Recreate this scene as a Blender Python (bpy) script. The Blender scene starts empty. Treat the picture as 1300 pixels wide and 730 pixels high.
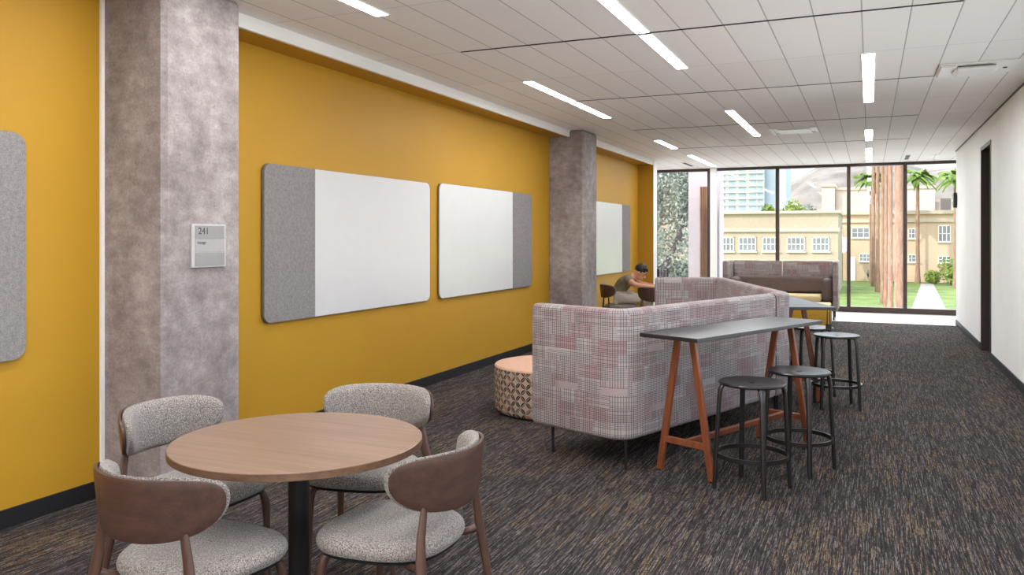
import bpy, bmesh, math, random
from math import sin, cos, pi, radians as rad
from mathutils import Vector, Matrix, noise as mnoise
random.seed(7)
C = bpy.context.scene.collection
H = 1.54            # eye height
CZ = 3.05           # ceiling height
TH = math.atan(454 / 1035)
FW = Vector((-sin(TH), cos(TH), 0)); RT = Vector((cos(TH), sin(TH), 0))

def at_y(u, v, Y):
    """a sight line of the survey photograph met with the plane y = Y"""
    d = FW * 1035 + RT * (u - 650) + Vector((0, 0, 301 - v))
    p = d * (Y / d.y)
    return Vector((p.x, p.y, p.z + H))

# ------------------------------------------------------------------ materials
def srgb(r, g, b):
    f = lambda c: (c / 255 / 12.92) if c / 255 <= .04045 else ((c / 255 + .055) / 1.055) ** 2.4
    return (f(r), f(g), f(b), 1)

class NT:
    def __init__(s, name):
        s.m = bpy.data.materials.new(name); s.m.use_nodes = True
        s.t = s.m.node_tree; s.t.nodes.clear()
        s.out = s.n('ShaderNodeOutputMaterial')
    def n(s, kind, **kw):
        nd = s.t.nodes.new(kind)
        for k, v in kw.items(): setattr(nd, k, v)
        return nd
    def l(s, a, b): s.t.links.new(a, b)
    def put(s, sock, v):
        if isinstance(v, bpy.types.NodeSocket): s.l(v, sock)
        else: sock.default_value = v
    def math(s, op, a, b=0.0, c=0.0):
        nd = s.n('ShaderNodeMath', operation=op)
        s.put(nd.inputs[0], a); s.put(nd.inputs[1], b); s.put(nd.inputs[2], c)
        return nd.outputs[0]
    def coord(s, kind='Object'): return s.n('ShaderNodeTexCoord').outputs[kind]
    def sep(s, v):
        nd = s.n('ShaderNodeSeparateXYZ'); s.l(v, nd.inputs[0]); return nd.outputs
    def comb(s, x, y, z=0.0):
        nd = s.n('ShaderNodeCombineXYZ')
        for i, q in enumerate((x, y, z)): s.put(nd.inputs[i], q)
        return nd.outputs[0]
    def scale(s, v, sc):
        nd = s.n('ShaderNodeVectorMath', operation='MULTIPLY'); s.l(v, nd.inputs[0]); nd.inputs[1].default_value = sc
        return nd.outputs[0]
    def noise(s, v, scale=5, detail=3, rough=.5):
        nd = s.n('ShaderNodeTexNoise'); s.l(v, nd.inputs['Vector'])
        nd.inputs['Scale'].default_value = scale; nd.inputs['Detail'].default_value = detail
        nd.inputs['Roughness'].default_value = rough
        return nd.outputs['Fac']
    def white(s, v):
        nd = s.n('ShaderNodeTexWhiteNoise', noise_dimensions='3D'); s.l(v, nd.inputs['Vector']); return nd.outputs['Value']
    def ramp(s, fac, stops, interp='LINEAR'):
        nd = s.n('ShaderNodeValToRGB'); s.l(fac, nd.inputs[0]); cr = nd.color_ramp; cr.interpolation = interp
        while len(cr.elements) < len(stops): cr.elements.new(.5)
        for e, (p, c) in zip(cr.elements, stops): e.position = p; e.color = c if len(c) == 4 else (*c, 1)
        return nd.outputs[0]
    def mix(s, fac, a, b):
        nd = s.n('ShaderNodeMix', data_type='RGBA')
        s.put(nd.inputs[0], fac); s.put(nd.inputs[6], a); s.put(nd.inputs[7], b)
        return nd.outputs[2]
    def bump(s, h, strength=.3, dist=.01):
        nd = s.n('ShaderNodeBump'); s.l(h, nd.inputs['Height'])
        nd.inputs['Strength'].default_value = strength; nd.inputs['Distance'].default_value = dist
        return nd.outputs[0]
    def bsdf(s, color, rough=.5, metal=0, normal=None, spec=.5, sheen=0):
        b = s.n('ShaderNodeBsdfPrincipled')
        s.put(b.inputs['Base Color'], color); s.put(b.inputs['Roughness'], rough)
        b.inputs['Metallic'].default_value = metal; b.inputs['Specular IOR Level'].default_value = spec
        if sheen: b.inputs['Sheen Weight'].default_value = sheen
        if normal is not None: s.l(normal, b.inputs['Normal'])
        s.l(b.outputs[0], s.out.inputs[0]); return b

def flat(name, rgb, rough=.5, metal=0, var=.05, spec=.5, scale=8, bump=0):
    t = NT(name); c = srgb(*rgb)
    n = t.noise(t.coord(), scale, 4)
    lo = tuple(max(0, x * (1 - var)) for x in c[:3]) + (1,); hi = tuple(min(1, x * (1 + var)) for x in c[:3]) + (1,)
    nm = t.bump(t.noise(t.coord(), scale * 20, 2), bump, .005) if bump else None
    t.bsdf(t.ramp(n, [(.3, lo), (.7, hi)]), rough, metal, nm, spec)
    return t.m

def emissive(name, rgb, strength):
    t = NT(name); e = t.n('ShaderNodeEmission'); e.inputs[0].default_value = rgb; e.inputs[1].default_value = strength
    t.l(e.outputs[0], t.out.inputs[0]); return t.m

def mat_carpet():
    t = NT('carpet'); o = t.sep(t.coord())
    X, Y = o[0], o[1]
    tx = t.math('FLOOR', t.math('MULTIPLY', X, 2.0))
    ty = t.math('FLOOR', t.math('ADD', t.math('MULTIPLY', Y, 2.0), t.math('MULTIPLY', t.math('MODULO', t.math('ABSOLUTE', tx), 2.0), .5)))
    tile = t.white(t.comb(tx, ty, 3.0))
    row = t.math('FLOOR', t.math('MULTIPLY', X, 250.0))
    off = t.math('MULTIPLY', t.white(t.comb(row, 1.0, 2.0)), 9.0)
    dash = t.math('FLOOR', t.math('ADD', t.math('MULTIPLY', Y, 6.5), off))
    w1 = t.white(t.comb(row, dash, 5.0))
    dash2 = t.math('FLOOR', t.math('ADD', t.math('MULTIPLY', Y, 26.0), off))
    w2 = t.white(t.comb(row, dash2, 8.0))
    fine = t.math('FLOOR', t.math('MULTIPLY', Y, 230.0))
    w3 = t.white(t.comb(row, fine, 1.0))
    k = t.math('ADD', t.math('MULTIPLY', w1, .48), t.math('ADD', t.math('MULTIPLY', w2, .30), t.math('MULTIPLY', w3, .22)))
    base = t.ramp(k, [(.30, srgb(33, 29, 30)), (.50, srgb(50, 45, 45)), (.68, srgb(78, 72, 71)), (.90, srgb(122, 114, 109))])
    patch = t.noise(t.comb(t.math('MULTIPLY', X, 2.2), t.math('MULTIPLY', Y, 1.6), 0.0), 1.0, 3, .6)
    pk = t.math('ADD', patch, t.math('MULTIPLY', t.math('SUBTRACT', tile, .5), .16))
    thr = t.math('SUBTRACT', 1.0, t.math('MULTIPLY', t.math('MAXIMUM', t.math('SUBTRACT', pk, .43), 0.0), 1.15))
    och = t.math('GREATER_THAN', t.white(t.comb(row, dash, 21.0)), thr)
    och = t.math('MULTIPLY', och, t.math('GREATER_THAN', w3, .25))
    ocol = t.mix(w2, srgb(72, 60, 46), srgb(136, 113, 84))
    col = t.mix(t.math('MULTIPLY', och, .85), base, ocol)
    t.bsdf(col, .95, 0, t.bump(w3, .35, .004), .15)
    return t.m

def mat_boucle():
    t = NT('boucle_upholstery'); v = t.coord()
    n1 = t.noise(v, 420, 2, .7); n2 = t.noise(v, 190, 2)
    k = t.math('ADD', t.math('MULTIPLY', n1, .65), t.math('MULTIPLY', n2, .35))
    col = t.ramp(k, [(.40, srgb(62, 56, 53)), (.47, srgb(118, 110, 105)), (.54, srgb(150, 142, 136)), (.64, srgb(186, 178, 171))])
    t.bsdf(col, .95, 0, t.bump(n2, .7, .006), .15, .15); return t.m

def mat_felt():
    t = NT('felt'); v = t.coord()
    n1 = t.noise(v, 160, 3, .7); n2 = t.noise(v, 40, 3)
    k = t.math('ADD', t.math('MULTIPLY', n1, .7), t.math('MULTIPLY', n2, .3))
    col = t.ramp(k, [(.38, srgb(122, 117, 116)), (.5, srgb(138, 132, 131)), (.62, srgb(153, 147, 146))])
    t.bsdf(col, .95, 0, t.bump(n1, .2, .003), .1); return t.m

def mat_wood(name, dark, mid, light, axis='X', ring=26, rough=.4, spec=.4):
    t = NT(name); o = t.sep(t.coord())
    s = {'X': (1.2, ring, ring), 'Y': (ring, 1.2, ring), 'Z': (ring, ring, 1.2)}[axis]
    v = t.comb(*[t.math('MULTIPLY', o[i], s[i]) for i in range(3)])
    n1 = t.noise(v, 1.0, 5, .6); n2 = t.noise(v, 5.0, 3, .6)
    k = t.math('ADD', t.math('MULTIPLY', n1, .7), t.math('MULTIPLY', n2, .3))
    t.bsdf(t.ramp(k, [(.32, srgb(*dark)), (.5, srgb(*mid)), (.68, srgb(*light))]), rough, 0, t.bump(n2, .05, .002), spec)
    return t.m

def mat_plaid():
    t = NT('plaid_fabric'); o = t.sep(t.coord('UV')); U, V = o[0], o[1]
    cu = t.math('FLOOR', t.math('MULTIPLY', U, 7.0)); cv = t.math('FLOOR', t.math('MULTIPLY', V, 11.0))
    shift = t.math('MULTIPLY', t.white(t.comb(3.0, cv, 1.0)), 7.0)
    cu2 = t.math('FLOOR', t.math('ADD', t.math('MULTIPLY', U, 5.0), shift))
    wA = t.white(t.comb(cu2, cv, 2.0)); wB = t.white(t.comb(cu, cv, 9.0)); wC = t.white(t.comb(cu2, t.math('FLOOR', t.math('MULTIPLY', V, 22.0)), 4.0))
    def line(q, sc, width):
        fr = t.math('FRACT', t.math('MULTIPLY', q, sc))
        return t.math('LESS_THAN', fr, width)
    rv = t.white(t.comb(t.math('FLOOR', t.math('MULTIPLY', U, 54.0)), cv, 6.0))
    rh = t.white(t.comb(cu2, t.math('FLOOR', t.math('MULTIPLY', V, 84.0)), 7.0))
    lv = t.math('MULTIPLY', line(U, 54.0, .24), t.math('GREATER_THAN', rv, .18))
    lh = t.math('MULTIPLY', line(V, 84.0, .28), t.math('GREATER_THAN', rh, .12))
    lv = t.math('MULTIPLY', lv, t.math('GREATER_THAN', wC, .03)); lh = t.math('MULTIPLY', lh, t.math('GREATER_THAN', wC, .02))
    ln = t.math('MAXIMUM', lv, lh)
    fuzz = t.noise(t.comb(t.math('MULTIPLY', U, 300.0), t.math('MULTIPLY', V, 300.0), 0.0), 1.0, 2)
    base = t.ramp(wA, [(.0, srgb(182, 174, 171)), (.40, srgb(174, 165, 163)), (.60, srgb(169, 155, 154)), (.78, srgb(168, 142, 142)), (.94, srgb(180, 173, 170))])
    base = t.mix(t.math('MULTIPLY', t.math('GREATER_THAN', wB, .74), .40), base, srgb(147, 118, 119))
    base = t.mix(t.math('MULTIPLY', fuzz, .25), base, srgb(128, 119, 120))
    lcol = t.mix(t.math('GREATER_THAN', rv, .8), srgb(66, 57, 60), srgb(104, 58, 62))
    col = t.mix(t.math('MULTIPLY', ln, .80), base, lcol)
    t.bsdf(col, .92, 0, t.bump(fuzz, .25, .003), .15, .1); return t.m

def mat_petal():
    t = NT('petal_fabric'); o = t.sep(t.coord('UV'))
    sc = 9.5
    x = t.math('MULTIPLY', o[0], sc); y = t.math('MULTIPLY', o[1], sc)
    a = t.math('ADD', x, y); b = t.math('SUBTRACT', x, y)
    def petals(p, q, seed):
        rp = t.math('ROUND', p); dp = t.math('SUBTRACT', p, rp); fq = t.math('SUBTRACT', t.math('FRACT', q), .5)
        ad = t.math('ADD', t.math('ABSOLUTE', dp), .5)
        r2 = t.math('ADD', t.math('MULTIPLY', ad, ad), t.math('MULTIPLY', fq, fq))
        ins = t.math('LESS_THAN', r2, .48)
        ins = t.math('MULTIPLY', ins, t.math('GREATER_THAN', t.math('ABSOLUTE', dp), .022))
        w = t.white(t.comb(rp, t.math('FLOOR', q), t.math('ADD', t.math('GREATER_THAN', dp, 0.0), seed)))
        return ins, w
    i1, w1 = petals(a, b, 3.0); i2, w2 = petals(b, a, 13.0)
    pal = [(0, srgb(40, 34, 33)), (.30, srgb(90, 82, 77)), (.48, srgb(112, 64, 50)), (.6, srgb(54, 48, 47)), (.80, srgb(120, 110, 102)), (.90, srgb(172, 120, 98))]
    c1 = t.ramp(w1, pal, 'CONSTANT'); c2 = t.ramp(w2, pal, 'CONSTANT')
    base = srgb(178, 156, 140)
    col = t.mix(i2, t.mix(i1, base, c1), c2)
    t.bsdf(col, .9, 0, None, .15); return t.m

def mat_ceiling():
    t = NT('ceiling_tile'); o = t.sep(t.coord())
    X, Y = o[0], o[1]
    fx = t.math('FRACT', t.math('MULTIPLY', t.math('ADD', X, 30.2 + .053), 1 / .302))
    fy = t.math('FRACT', t.math('MULTIPLY', t.math('ADD', Y, 26.5 - 5.92), 1 / 1.325))
    lx = t.math('LESS_THAN', fx, .030); ly = t.math('LESS_THAN', fy, .004)
    ln = t.math('MAXIMUM', lx, ly)
    cell = t.white(t.comb(t.math('FLOOR', t.math('MULTIPLY', t.math('ADD', X, 30.253), 1 / .302)), t.math('FLOOR', t.math('MULTIPLY', t.math('ADD', Y, 20.58), 1 / 1.325)), 1.0))
    streak = t.noise(t.comb(t.math('MULTIPLY', X, 3.0), t.math('MULTIPLY', Y, 60.0), 0.0), 1.0, 3)
    k = t.math('ADD', t.math('MULTIPLY', cell, .5), t.math('MULTIPLY', streak, .5))
    base = t.ramp(k, [(.2, srgb(236, 232, 229)), (.8, srgb(243, 239, 236))])
    col = t.mix(t.math('MULTIPLY', ln, .6), base, srgb(120, 114, 112))
    t.bsdf(col, .7, 0, t.bump(t.math('SUBTRACT', 1.0, ln), .5, .006), .3); return t.m

def mat_concrete(name, dark, mid, light):
    t = NT(name); v = t.coord(); o = t.sep(v)
    n1 = t.noise(t.scale(v, (1.2, 1.2, .8)), 2.2, 8, .65)
    n2 = t.noise(t.scale(v, (1, 1, 1.6)), 9, 6, .7)
    n3 = t.noise(v, 70, 3, .6)
    k = t.math('ADD', t.math('MULTIPLY', n1, .5), t.math('ADD', t.math('MULTIPLY', n2, .34), t.math('MULTIPLY', n3, .16)))
    col = t.ramp(k, [(.34, srgb(*dark)), (.5, srgb(*mid)), (.64, srgb(*light))])
    pit = t.math('GREATER_THAN', t.noise(v, 34, 2, .5), .71)
    col = t.mix(t.math('MULTIPLY', pit, .35), col, srgb(92, 84, 82))
    t.bsdf(col, .75, 0, t.bump(n2, .15, .01), .3); return t.m

def mat_wall(name, rgb, panel=0.0, rough=.55):
    t = NT(name); v = t.coord(); c = srgb(*rgb)
    n = t.noise(v, 1.3, 3); f = t.noise(v, 180, 2)
    lo = tuple(x * .97 for x in c[:3]) + (1,); hi = tuple(min(1, x * 1.03) for x in c[:3]) + (1,)
    col = t.ramp(n, [(.3, lo), (.7, hi)])
    if panel:
        fr = t.math('FRACT', t.math('MULTIPLY', t.sep(v)[1], 1 / panel))
        col = t.mix(t.math('MULTIPLY', t.math('LESS_THAN', fr, .012), .06), col, srgb(150, 146, 140))
    t.bsdf(col, rough, 0, t.bump(f, .05, .002), .35); return t.m

def mat_glass(name, tint=(.97, .98, .98, 1), refl=.03):
    t = NT(name); a = t.n('ShaderNodeBsdfTransparent'); a.inputs[0].default_value = tint
    g = t.n('ShaderNodeBsdfGlossy'); g.inputs['Roughness'].default_value = .02
    lw = t.n('ShaderNodeFresnel'); lw.inputs[0].default_value = 1.35
    m = t.n('ShaderNodeMixShader'); t.l(t.math('MULTIPLY', lw.outputs[0], refl / .04), m.inputs[0])
    t.l(a.outputs[0], m.inputs[1]); t.l(g.outputs[0], m.inputs[2]); t.l(m.outputs[0], t.out.inputs[0]); return t.m

def mat_ground(name, a, b, c, scale=3):
    t = NT(name); v = t.coord(); n1 = t.noise(v, scale * .15, 5, .6); n2 = t.noise(v, scale * 4, 3)
    k = t.math('ADD', t.math('MULTIPLY', n1, .6), t.math('MULTIPLY', n2, .4))
    t.bsdf(t.ramp(k, [(.35, srgb(*a)), (.5, srgb(*b)), (.65, srgb(*c))]), .9, 0, None, .1); return t.m

M = {}
M['carpet'] = mat_carpet(); M['boucle'] = mat_boucle(); M['felt'] = mat_felt(); M['plaid'] = mat_plaid(); M['petal'] = mat_petal()
M['ceiling'] = mat_ceiling()
M['concrete'] = mat_concrete('concrete', (104, 94, 93), (146, 135, 133), (182, 172, 169))
M['yellow'] = mat_wall('mustard_paint', (184, 137, 32)); M['white_wall'] = mat_wall('white_wallcovering', (247, 246, 243), .92)
M['white'] = mat_wall('white_paint', (236, 234, 230))
M['black_base'] = flat('black_rubber', (24, 22, 26), .5)
M['chair_wood'] = mat_wood('walnut', (68, 48, 40), (82, 58, 48), (96, 69, 57), 'Z', 22, .38, .45)
M['chair_shell'] = mat_wood('walnut_veneer', (62, 43, 37), (73, 51, 44), (84, 59, 51), 'X', 30, .36, .45)
M['oak'] = mat_wood('light_walnut_laminate', (114, 89, 73), (130, 104, 87), (144, 118, 100), 'X', 34, .35, .45)
M['oak_edge'] = mat_wood('walnut_edge_band', (88, 64, 48), (104, 77, 58), (116, 88, 68), 'X', 40, .45, .4)
M['trestle'] = mat_wood('orange_stained_wood', (104, 56, 33), (124, 68, 41), (140, 80, 50), 'Z', 24, .38, .45)
M['black_metal'] = flat('black_powder_coat', (30, 29, 31), .42, .2, .08)
M['stool'] = flat('black_stained_ash', (25, 23, 24), .32, 0, .03, .7)
M['black_top'] = flat('black_laminate', (24, 23, 24), .36, 0, .03, .8)
M['seat_pan'] = flat('black_seat_pan', (20, 19, 21), .6)
M['board'] = flat('white_glass', (214, 212, 211), .12, 0, .01, .5)
M['board_edge'] = flat('grey_metal_edge', (120, 117, 115), .35, .6)
M['peach'] = flat('peach_fabric', (204, 164, 140), .95, 0, .05, .15, 30, .3)
M['mustard'] = flat('mustard_fabric', (186, 144, 52), .9, 0, .07, .2, 30, .3)
M['cream'] = flat('cream_fabric', (228, 208, 160), .9, 0, .05, .2, 30, .3)
M['brown_leather'] = flat('brown_upholstery', (100, 84, 80), .6, 0, .08, .3, 10, .1)
M['piping'] = flat('pale_piping', (220, 210, 206), .8)
M['sign_frame'] = flat('pale_grey_plastic', (182, 178, 177), .4)
M['sign_panel'] = flat('grey_sign_insert', (142, 138, 138), .45)
M['sign_panel2'] = flat('light_grey_sign_insert', (160, 156, 155), .45)
M['ink'] = flat('dark_grey_ink', (48, 46, 50), .5)
M['lamp'] = emissive('linear_lamp_diffuser', (.95, .975, 1, 1), 20.0)
M['lamp_frame'] = flat('white_lamp_trim', (236, 236, 234), .4)
M['slot'] = flat('black_ceiling_slot', (18, 16, 17), .6)
M['slot_grey'] = flat('grey_ceiling_slot', (96, 91, 90), .6)
M['plastic_white'] = flat('white_plastic', (232, 230, 227), .4)
M['tile_floor'] = flat('pale_polished_floor', (226, 222, 216), .3, 0, .03)
M['bronze'] = flat('dark_bronze_aluminium', (72, 58, 54), .4, .3, .06)
M['glass'] = mat_glass('window_glass')
M['door'] = mat_wood('dark_door', (48, 38, 36), (58, 47, 44), (68, 56, 52), 'Z', 20, .45)
M['skin'] = flat('skin', (196, 142, 112), .5, 0, .06, .35, 6)
M['hair'] = flat('black_hair', (30, 25, 24), .55, 0, .2, .4, 60)
M['shirt'] = flat('olive_cotton', (124, 112, 88), .9, 0, .08, .15, 20)
M['trousers'] = flat('stone_cotton', (188, 174, 162), .9, 0, .07, .15, 20)
M['shoe'] = flat('dark_shoe', (46, 42, 42), .6)
M['eye'] = flat('dark_eye', (30, 24, 22), .3)
# outside
M['lawn'] = mat_ground('lawn_grass', (86, 108, 58), (108, 128, 72), (130, 146, 88))
M['path'] = mat_ground('concrete_path', (158, 155, 152), (168, 165, 160), (176, 173, 168))
M['tan'] = mat_ground('tan_stucco', (170, 158, 142), (178, 166, 149), (186, 174, 157), 1)
M['tan2'] = mat_ground('peach_stucco', (198, 175, 150), (206, 183, 158), (212, 191, 166), 1)
M['ledge'] = flat('cream_cornice', (196, 184, 168), .8)
M['cream_wall'] = mat_ground('cream_stucco', (182, 175, 166), (190, 183, 174), (196, 190, 181), 1)
M['far_white'] = flat('white_facade', (238, 238, 240), .7)
M['far_glass'] = flat('blue_grey_glazing', (150, 172, 192), .2, 0, .15, .6, .6)
M['far_blue'] = flat('pale_blue_facade', (178, 192, 212), .5)
M['win_dark'] = flat('window_pane', (120, 132, 142), .15, 0, .2, .7, .8)
M['win_frame'] = flat('white_window_frame', (240, 238, 234), .6)
M['bark'] = mat_wood('palm_bark', (124, 98, 84), (154, 124, 106), (180, 150, 132), 'Z', 7, .9, .1)
M['branch'] = flat('grey_branch', (86, 80, 84), .9, 0, .2, .1)
M['frond'] = flat('palm_frond', (104, 132, 62), .7, 0, .25, .2, 1)
M['leaf'] = flat('grey_green_leaf', (140, 150, 140), .8, 0, .3, .2, 1.2)
M['leaf_bright'] = flat('bright_green_leaf', (128, 150, 66), .8, 0, .3, .2, 1.2)
M['rock'] = mat_ground('rocky_slope', (98, 93, 88), (124, 118, 112), (144, 138, 132), .25)
M['lilac'] = flat('lilac_grey_render', (196, 186, 192), .8, 0, .04)
M['louver'] = mat_wood('brown_louvre', (128, 88, 68), (150, 108, 86), (168, 124, 100), 'Z', 12, .6)

# ------------------------------------------------------------------ geometry helpers
def obj(name, bm, mat, parent=None, smooth=False, loc=None, angle=40):
    bmesh.ops.recalc_face_normals(bm, faces=bm.faces[:])
    me = bpy.data.meshes.new(name); bm.to_mesh(me); bm.free()
    me.materials.append(mat)
    if smooth:
        for p in me.polygons: p.use_smooth = True
        try: me.set_sharp_from_angle(angle=rad(angle))
        except Exception: pass
    o = bpy.data.objects.new(name, me); C.objects.link(o)
    if parent: o.parent = parent
    if loc: o.location = loc
    return o

def tag(o, label, cat, group=None, kind=None):
    o['label'] = label; o['category'] = cat
    if group: o['group'] = group
    if kind: o['kind'] = kind
    return o

def thing(name, label, cat, loc=(0, 0, 0), rz=0, group=None):
    o = bpy.data.objects.new(name, None); C.objects.link(o)
    o.location = loc; o.rotation_euler = (0, 0, rz); o.empty_display_size = .2
    return tag(o, label, cat, group)

def struct(name, bm, mat, parent=None, **kw):
    o = obj(name, bm, mat, parent, **kw)
    if not parent: o['kind'] = 'structure'
    return o

def dup(root, loc, rz, label, group=None):
    r = root.copy(); C.objects.link(r); r.location = loc; r.rotation_euler = (0, 0, rz); r['label'] = label
    if group: r['group'] = group
    for ch in list(root.children):
        c = ch.copy(); C.objects.link(c); c.parent = r
        for g in ch.children:
            d = g.copy(); C.objects.link(d); d.parent = c
    return r

def NB(): return bmesh.new()

def box(bm, lo, hi, bevel=0, seg=3, mat=None):
    """axis box between two corners, optionally bevelled, optionally transformed by a matrix"""
    t = bmesh.new(); bmesh.ops.create_cube(t, size=1)
    s = [hi[i] - lo[i] for i in range(3)]; c = [(hi[i] + lo[i]) / 2 for i in range(3)]
    for v in t.verts: v.co = Vector([v.co[i] * s[i] + c[i] for i in range(3)])
    if bevel: bmesh.ops.bevel(t, geom=t.edges[:], offset=bevel, segments=seg, profile=.5, affect='EDGES')
    if mat: bmesh.ops.transform(t, matrix=mat, verts=t.verts)
    merge(bm, t); return bm

def merge(bm, t):
    me = bpy.data.meshes.new('tmp'); t.to_mesh(me); t.free(); bm.from_mesh(me); bpy.data.meshes.remove(me)

def tube(bm, pts, radii, seg=12, flat_=None, caps=True):
    """swept tube; flat_=(a,b,up) gives an elliptical/rectangular-ish section"""
    pts = [Vector(p) for p in pts]
    if not hasattr(radii, '__len__'): radii = [radii] * len(pts)
    rings = []; up = Vector((0, 0, 1))
    prev = None
    for i, p in enumerate(pts):
        d = (pts[min(i + 1, len(pts) - 1)] - pts[max(i - 1, 0)]).normalized()
        if prev is None:
            a = d.cross(Vector((0, 0, 1)) if abs(d.z) < .9 else Vector((0, 1, 0))).normalized()
        else:
            a = (prev - d * prev.dot(d)).normalized()
        prev = a; b = d.cross(a)
        r = radii[i]; ra, rb = r if hasattr(r, '__len__') else (r, r)
        rings.append([bm.verts.new(p + a * ra * cos(2 * pi * k / seg) + b * rb * sin(2 * pi * k / seg)) for k in range(seg)])
    for r0, r1 in zip(rings, rings[1:]):
        for k in range(seg): bm.faces.new((r0[k], r0[(k + 1) % seg], r1[(k + 1) % seg], r1[k]))
    if caps: bm.faces.new(rings[0][::-1]); bm.faces.new(rings[-1])
    return bm

def bar(bm, a, b, w, h, up=(0, 0, 1), bevel=.004):
    """rectangular bar from a to b, w across, h along 'up'"""
    a, b = Vector(a), Vector(b); d = (b - a); L = d.length; d.normalize()
    x = d.cross(Vector(up)).normalized(); y = x.cross(d)
    m = Matrix(((x.x, y.x, d.x, a.x), (x.y, y.y, d.y, a.y), (x.z, y.z, d.z, a.z), (0, 0, 0, 1)))
    return box(bm, (-w / 2, -h / 2, 0), (w / 2, h / 2, L), bevel, 2, m)

def lathe(bm, prof, seg=48, center=(0, 0)):
    """prof: (radius, z) list; closes at radius 0"""
    rings = []
    for r, z in prof:
        if r < 1e-6: rings.append([bm.verts.new((center[0], center[1], z))])
        else: rings.append([bm.verts.new((center[0] + r * cos(2 * pi * k / seg), center[1] + r * sin(2 * pi * k / seg), z)) for k in range(seg)])
    for a, b in zip(rings, rings[1:]):
        for k in range(seg):
            k2 = (k + 1) % seg
            if len(a) == 1 and len(b) == 1: continue
            if len(a) == 1: bm.faces.new((a[0], b[k], b[k2]))
            elif len(b) == 1: bm.faces.new((a[k], b[0], a[k2]))
            else: bm.faces.new((a[k], b[k], b[k2], a[k2]))
    return bm

def pad(bm, outline, layers, seg=64):
    """stack of scaled outlines: layers = (scale, z or z-function); closes both ends to a point"""
    rings = []
    for sc, z in layers:
        if sc <= 0:
            rings.append([bm.verts.new((0, 0, z))]); continue
        ring = []
        for k in range(seg):
            x, y = outline(2 * pi * k / seg); ring.append(bm.verts.new((x * sc, y * sc, z)))
        rings.append(ring)
    for a, b in zip(rings, rings[1:]):
        for k in range(seg):
            k2 = (k + 1) % seg
            if len(a) == 1: bm.faces.new((a[0], b[k], b[k2]))
            elif len(b) == 1: bm.faces.new((a[k], b[0], a[k2]))
            else: bm.faces.new((a[k], b[k], b[k2], a[k2]))
    return bm

def poly_prism(bm, pts, z0, z1):
    lo = [bm.verts.new((x, y, z0)) for x, y in pts]; hi = [bm.verts.new((x, y, z1)) for x, y in pts]
    n = len(pts)
    bm.faces.new(lo[::-1]); bm.faces.new(hi)
    for i in range(n): bm.faces.new((lo[i], lo[(i + 1) % n], hi[(i + 1) % n], hi[i]))
    return bm

def rr_outline(w, h, r, corners=(1, 1, 1, 1), seg=8):
    """rounded rectangle from (0,0) to (w,h); corners order bl, br, tr, tl"""
    out = []
    for i, (cx, cy, a0) in enumerate(((r, r, pi), (w - r, r, 1.5 * pi), (w - r, h - r, 0), (r, h - r, .5 * pi))):
        if corners[i]:
            for k in range(seg + 1):
                a = a0 + (pi / 2) * k / seg; out.append((cx + r * cos(a), cy + r * sin(a)))
        else:
            out.append(((0, 0), (w, 0), (w, h), (0, h))[i])
    return out

def text_mesh(name, s, size, mat, parent, loc, rot, extrude=.0006):
    cu = bpy.data.curves.new(name, 'FONT'); cu.body = s; cu.size = size; cu.extrude = extrude
    tmp = bpy.data.objects.new('tmp', cu); C.objects.link(tmp)
    bpy.context.view_layer.update()
    me = bpy.data.meshes.new_from_object(tmp.evaluated_get(bpy.context.evaluated_depsgraph_get()))
    bpy.data.objects.remove(tmp); me.name = name; me.materials.clear(); me.materials.append(mat)
    o = bpy.data.objects.new(name, me); C.objects.link(o); o.parent = parent; o.location = loc; o.rotation_euler = rot
    return o

# ================================================================== the room
XL, XR, YW, YB = -4.19, 1.39, 18.2, -4.0
XS = -3.88
b = NB(); box(b, (-4.9, YB, -.12), (2.0, 16.08, 0)); o = struct('floor', b, M['carpet'])
b = NB(); box(b, (-4.9, 16.08, -.12), (2.0, YW + .1, 0.0)); o = struct('trim_1', b, M['tile_floor'])
b = NB(); box(b, (-4.9, YB, CZ), (2.0, YW + .1, CZ + .2)); struct('ceiling', b, M['ceiling'])
b = NB(); box(b, (XL - .2, YB, 0), (XL, 15.75, CZ)); struct('wall_left', b, M['yellow'])
# wall stub at the far end of the mustard wall, its narrow end painted white
b = NB(); box(b, (XL - .2, 15.75, 0), (XS - .004, 16.0, CZ)); struct('wall_left_return', b, M['yellow'])
b = NB(); box(b, (XS - .004, 15.745, 0), (XS + .006, 16.02, CZ)); box(b, (XL - .2, 16.0, 0), (XS + .006, 16.02, CZ)); struct('trim_2', b, M['white'])
b = NB(); box(b, (-4.9, 16.02, 0), (-4.8, YW, CZ)); struct('wall_window_left', b, M['white'])
# right wall with the door opening
D0, D1, DT = 11.72, 12.74, 2.76
b = NB()
box(b, (XR, YB, 0), (XR + .2, -3.4, CZ)); box(b, (XR, 8.7, 0), (XR + .2, D0, CZ)); box(b, (XR, -3.4, 0), (XR + .2, 8.7, .9)); box(b, (XR, -3.4, 2.8), (XR + .2, 8.7, CZ)); box(b, (XR, D1, 0), (XR + .2, 16.22, CZ)); box(b, (XR, D0, DT), (XR + .2, D1, CZ))
struct('wall_right', b, M['white_wall'])
b = NB(); box(b, (XR + .2, 16.12, 0), (2.0, 16.22, CZ)); box(b, (1.9, 16.22, 0), (2.0, YW, CZ)); struct('wall_window_right', b, M['white'])
b = NB(); box(b, (XL - .2, YB - .15, 0), (XR + .2, YB, .3)); box(b, (XL - .2, YB - .15, 2.95), (XR + .2, YB, CZ)); struct('wall_back', b, M['white'])
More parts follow.
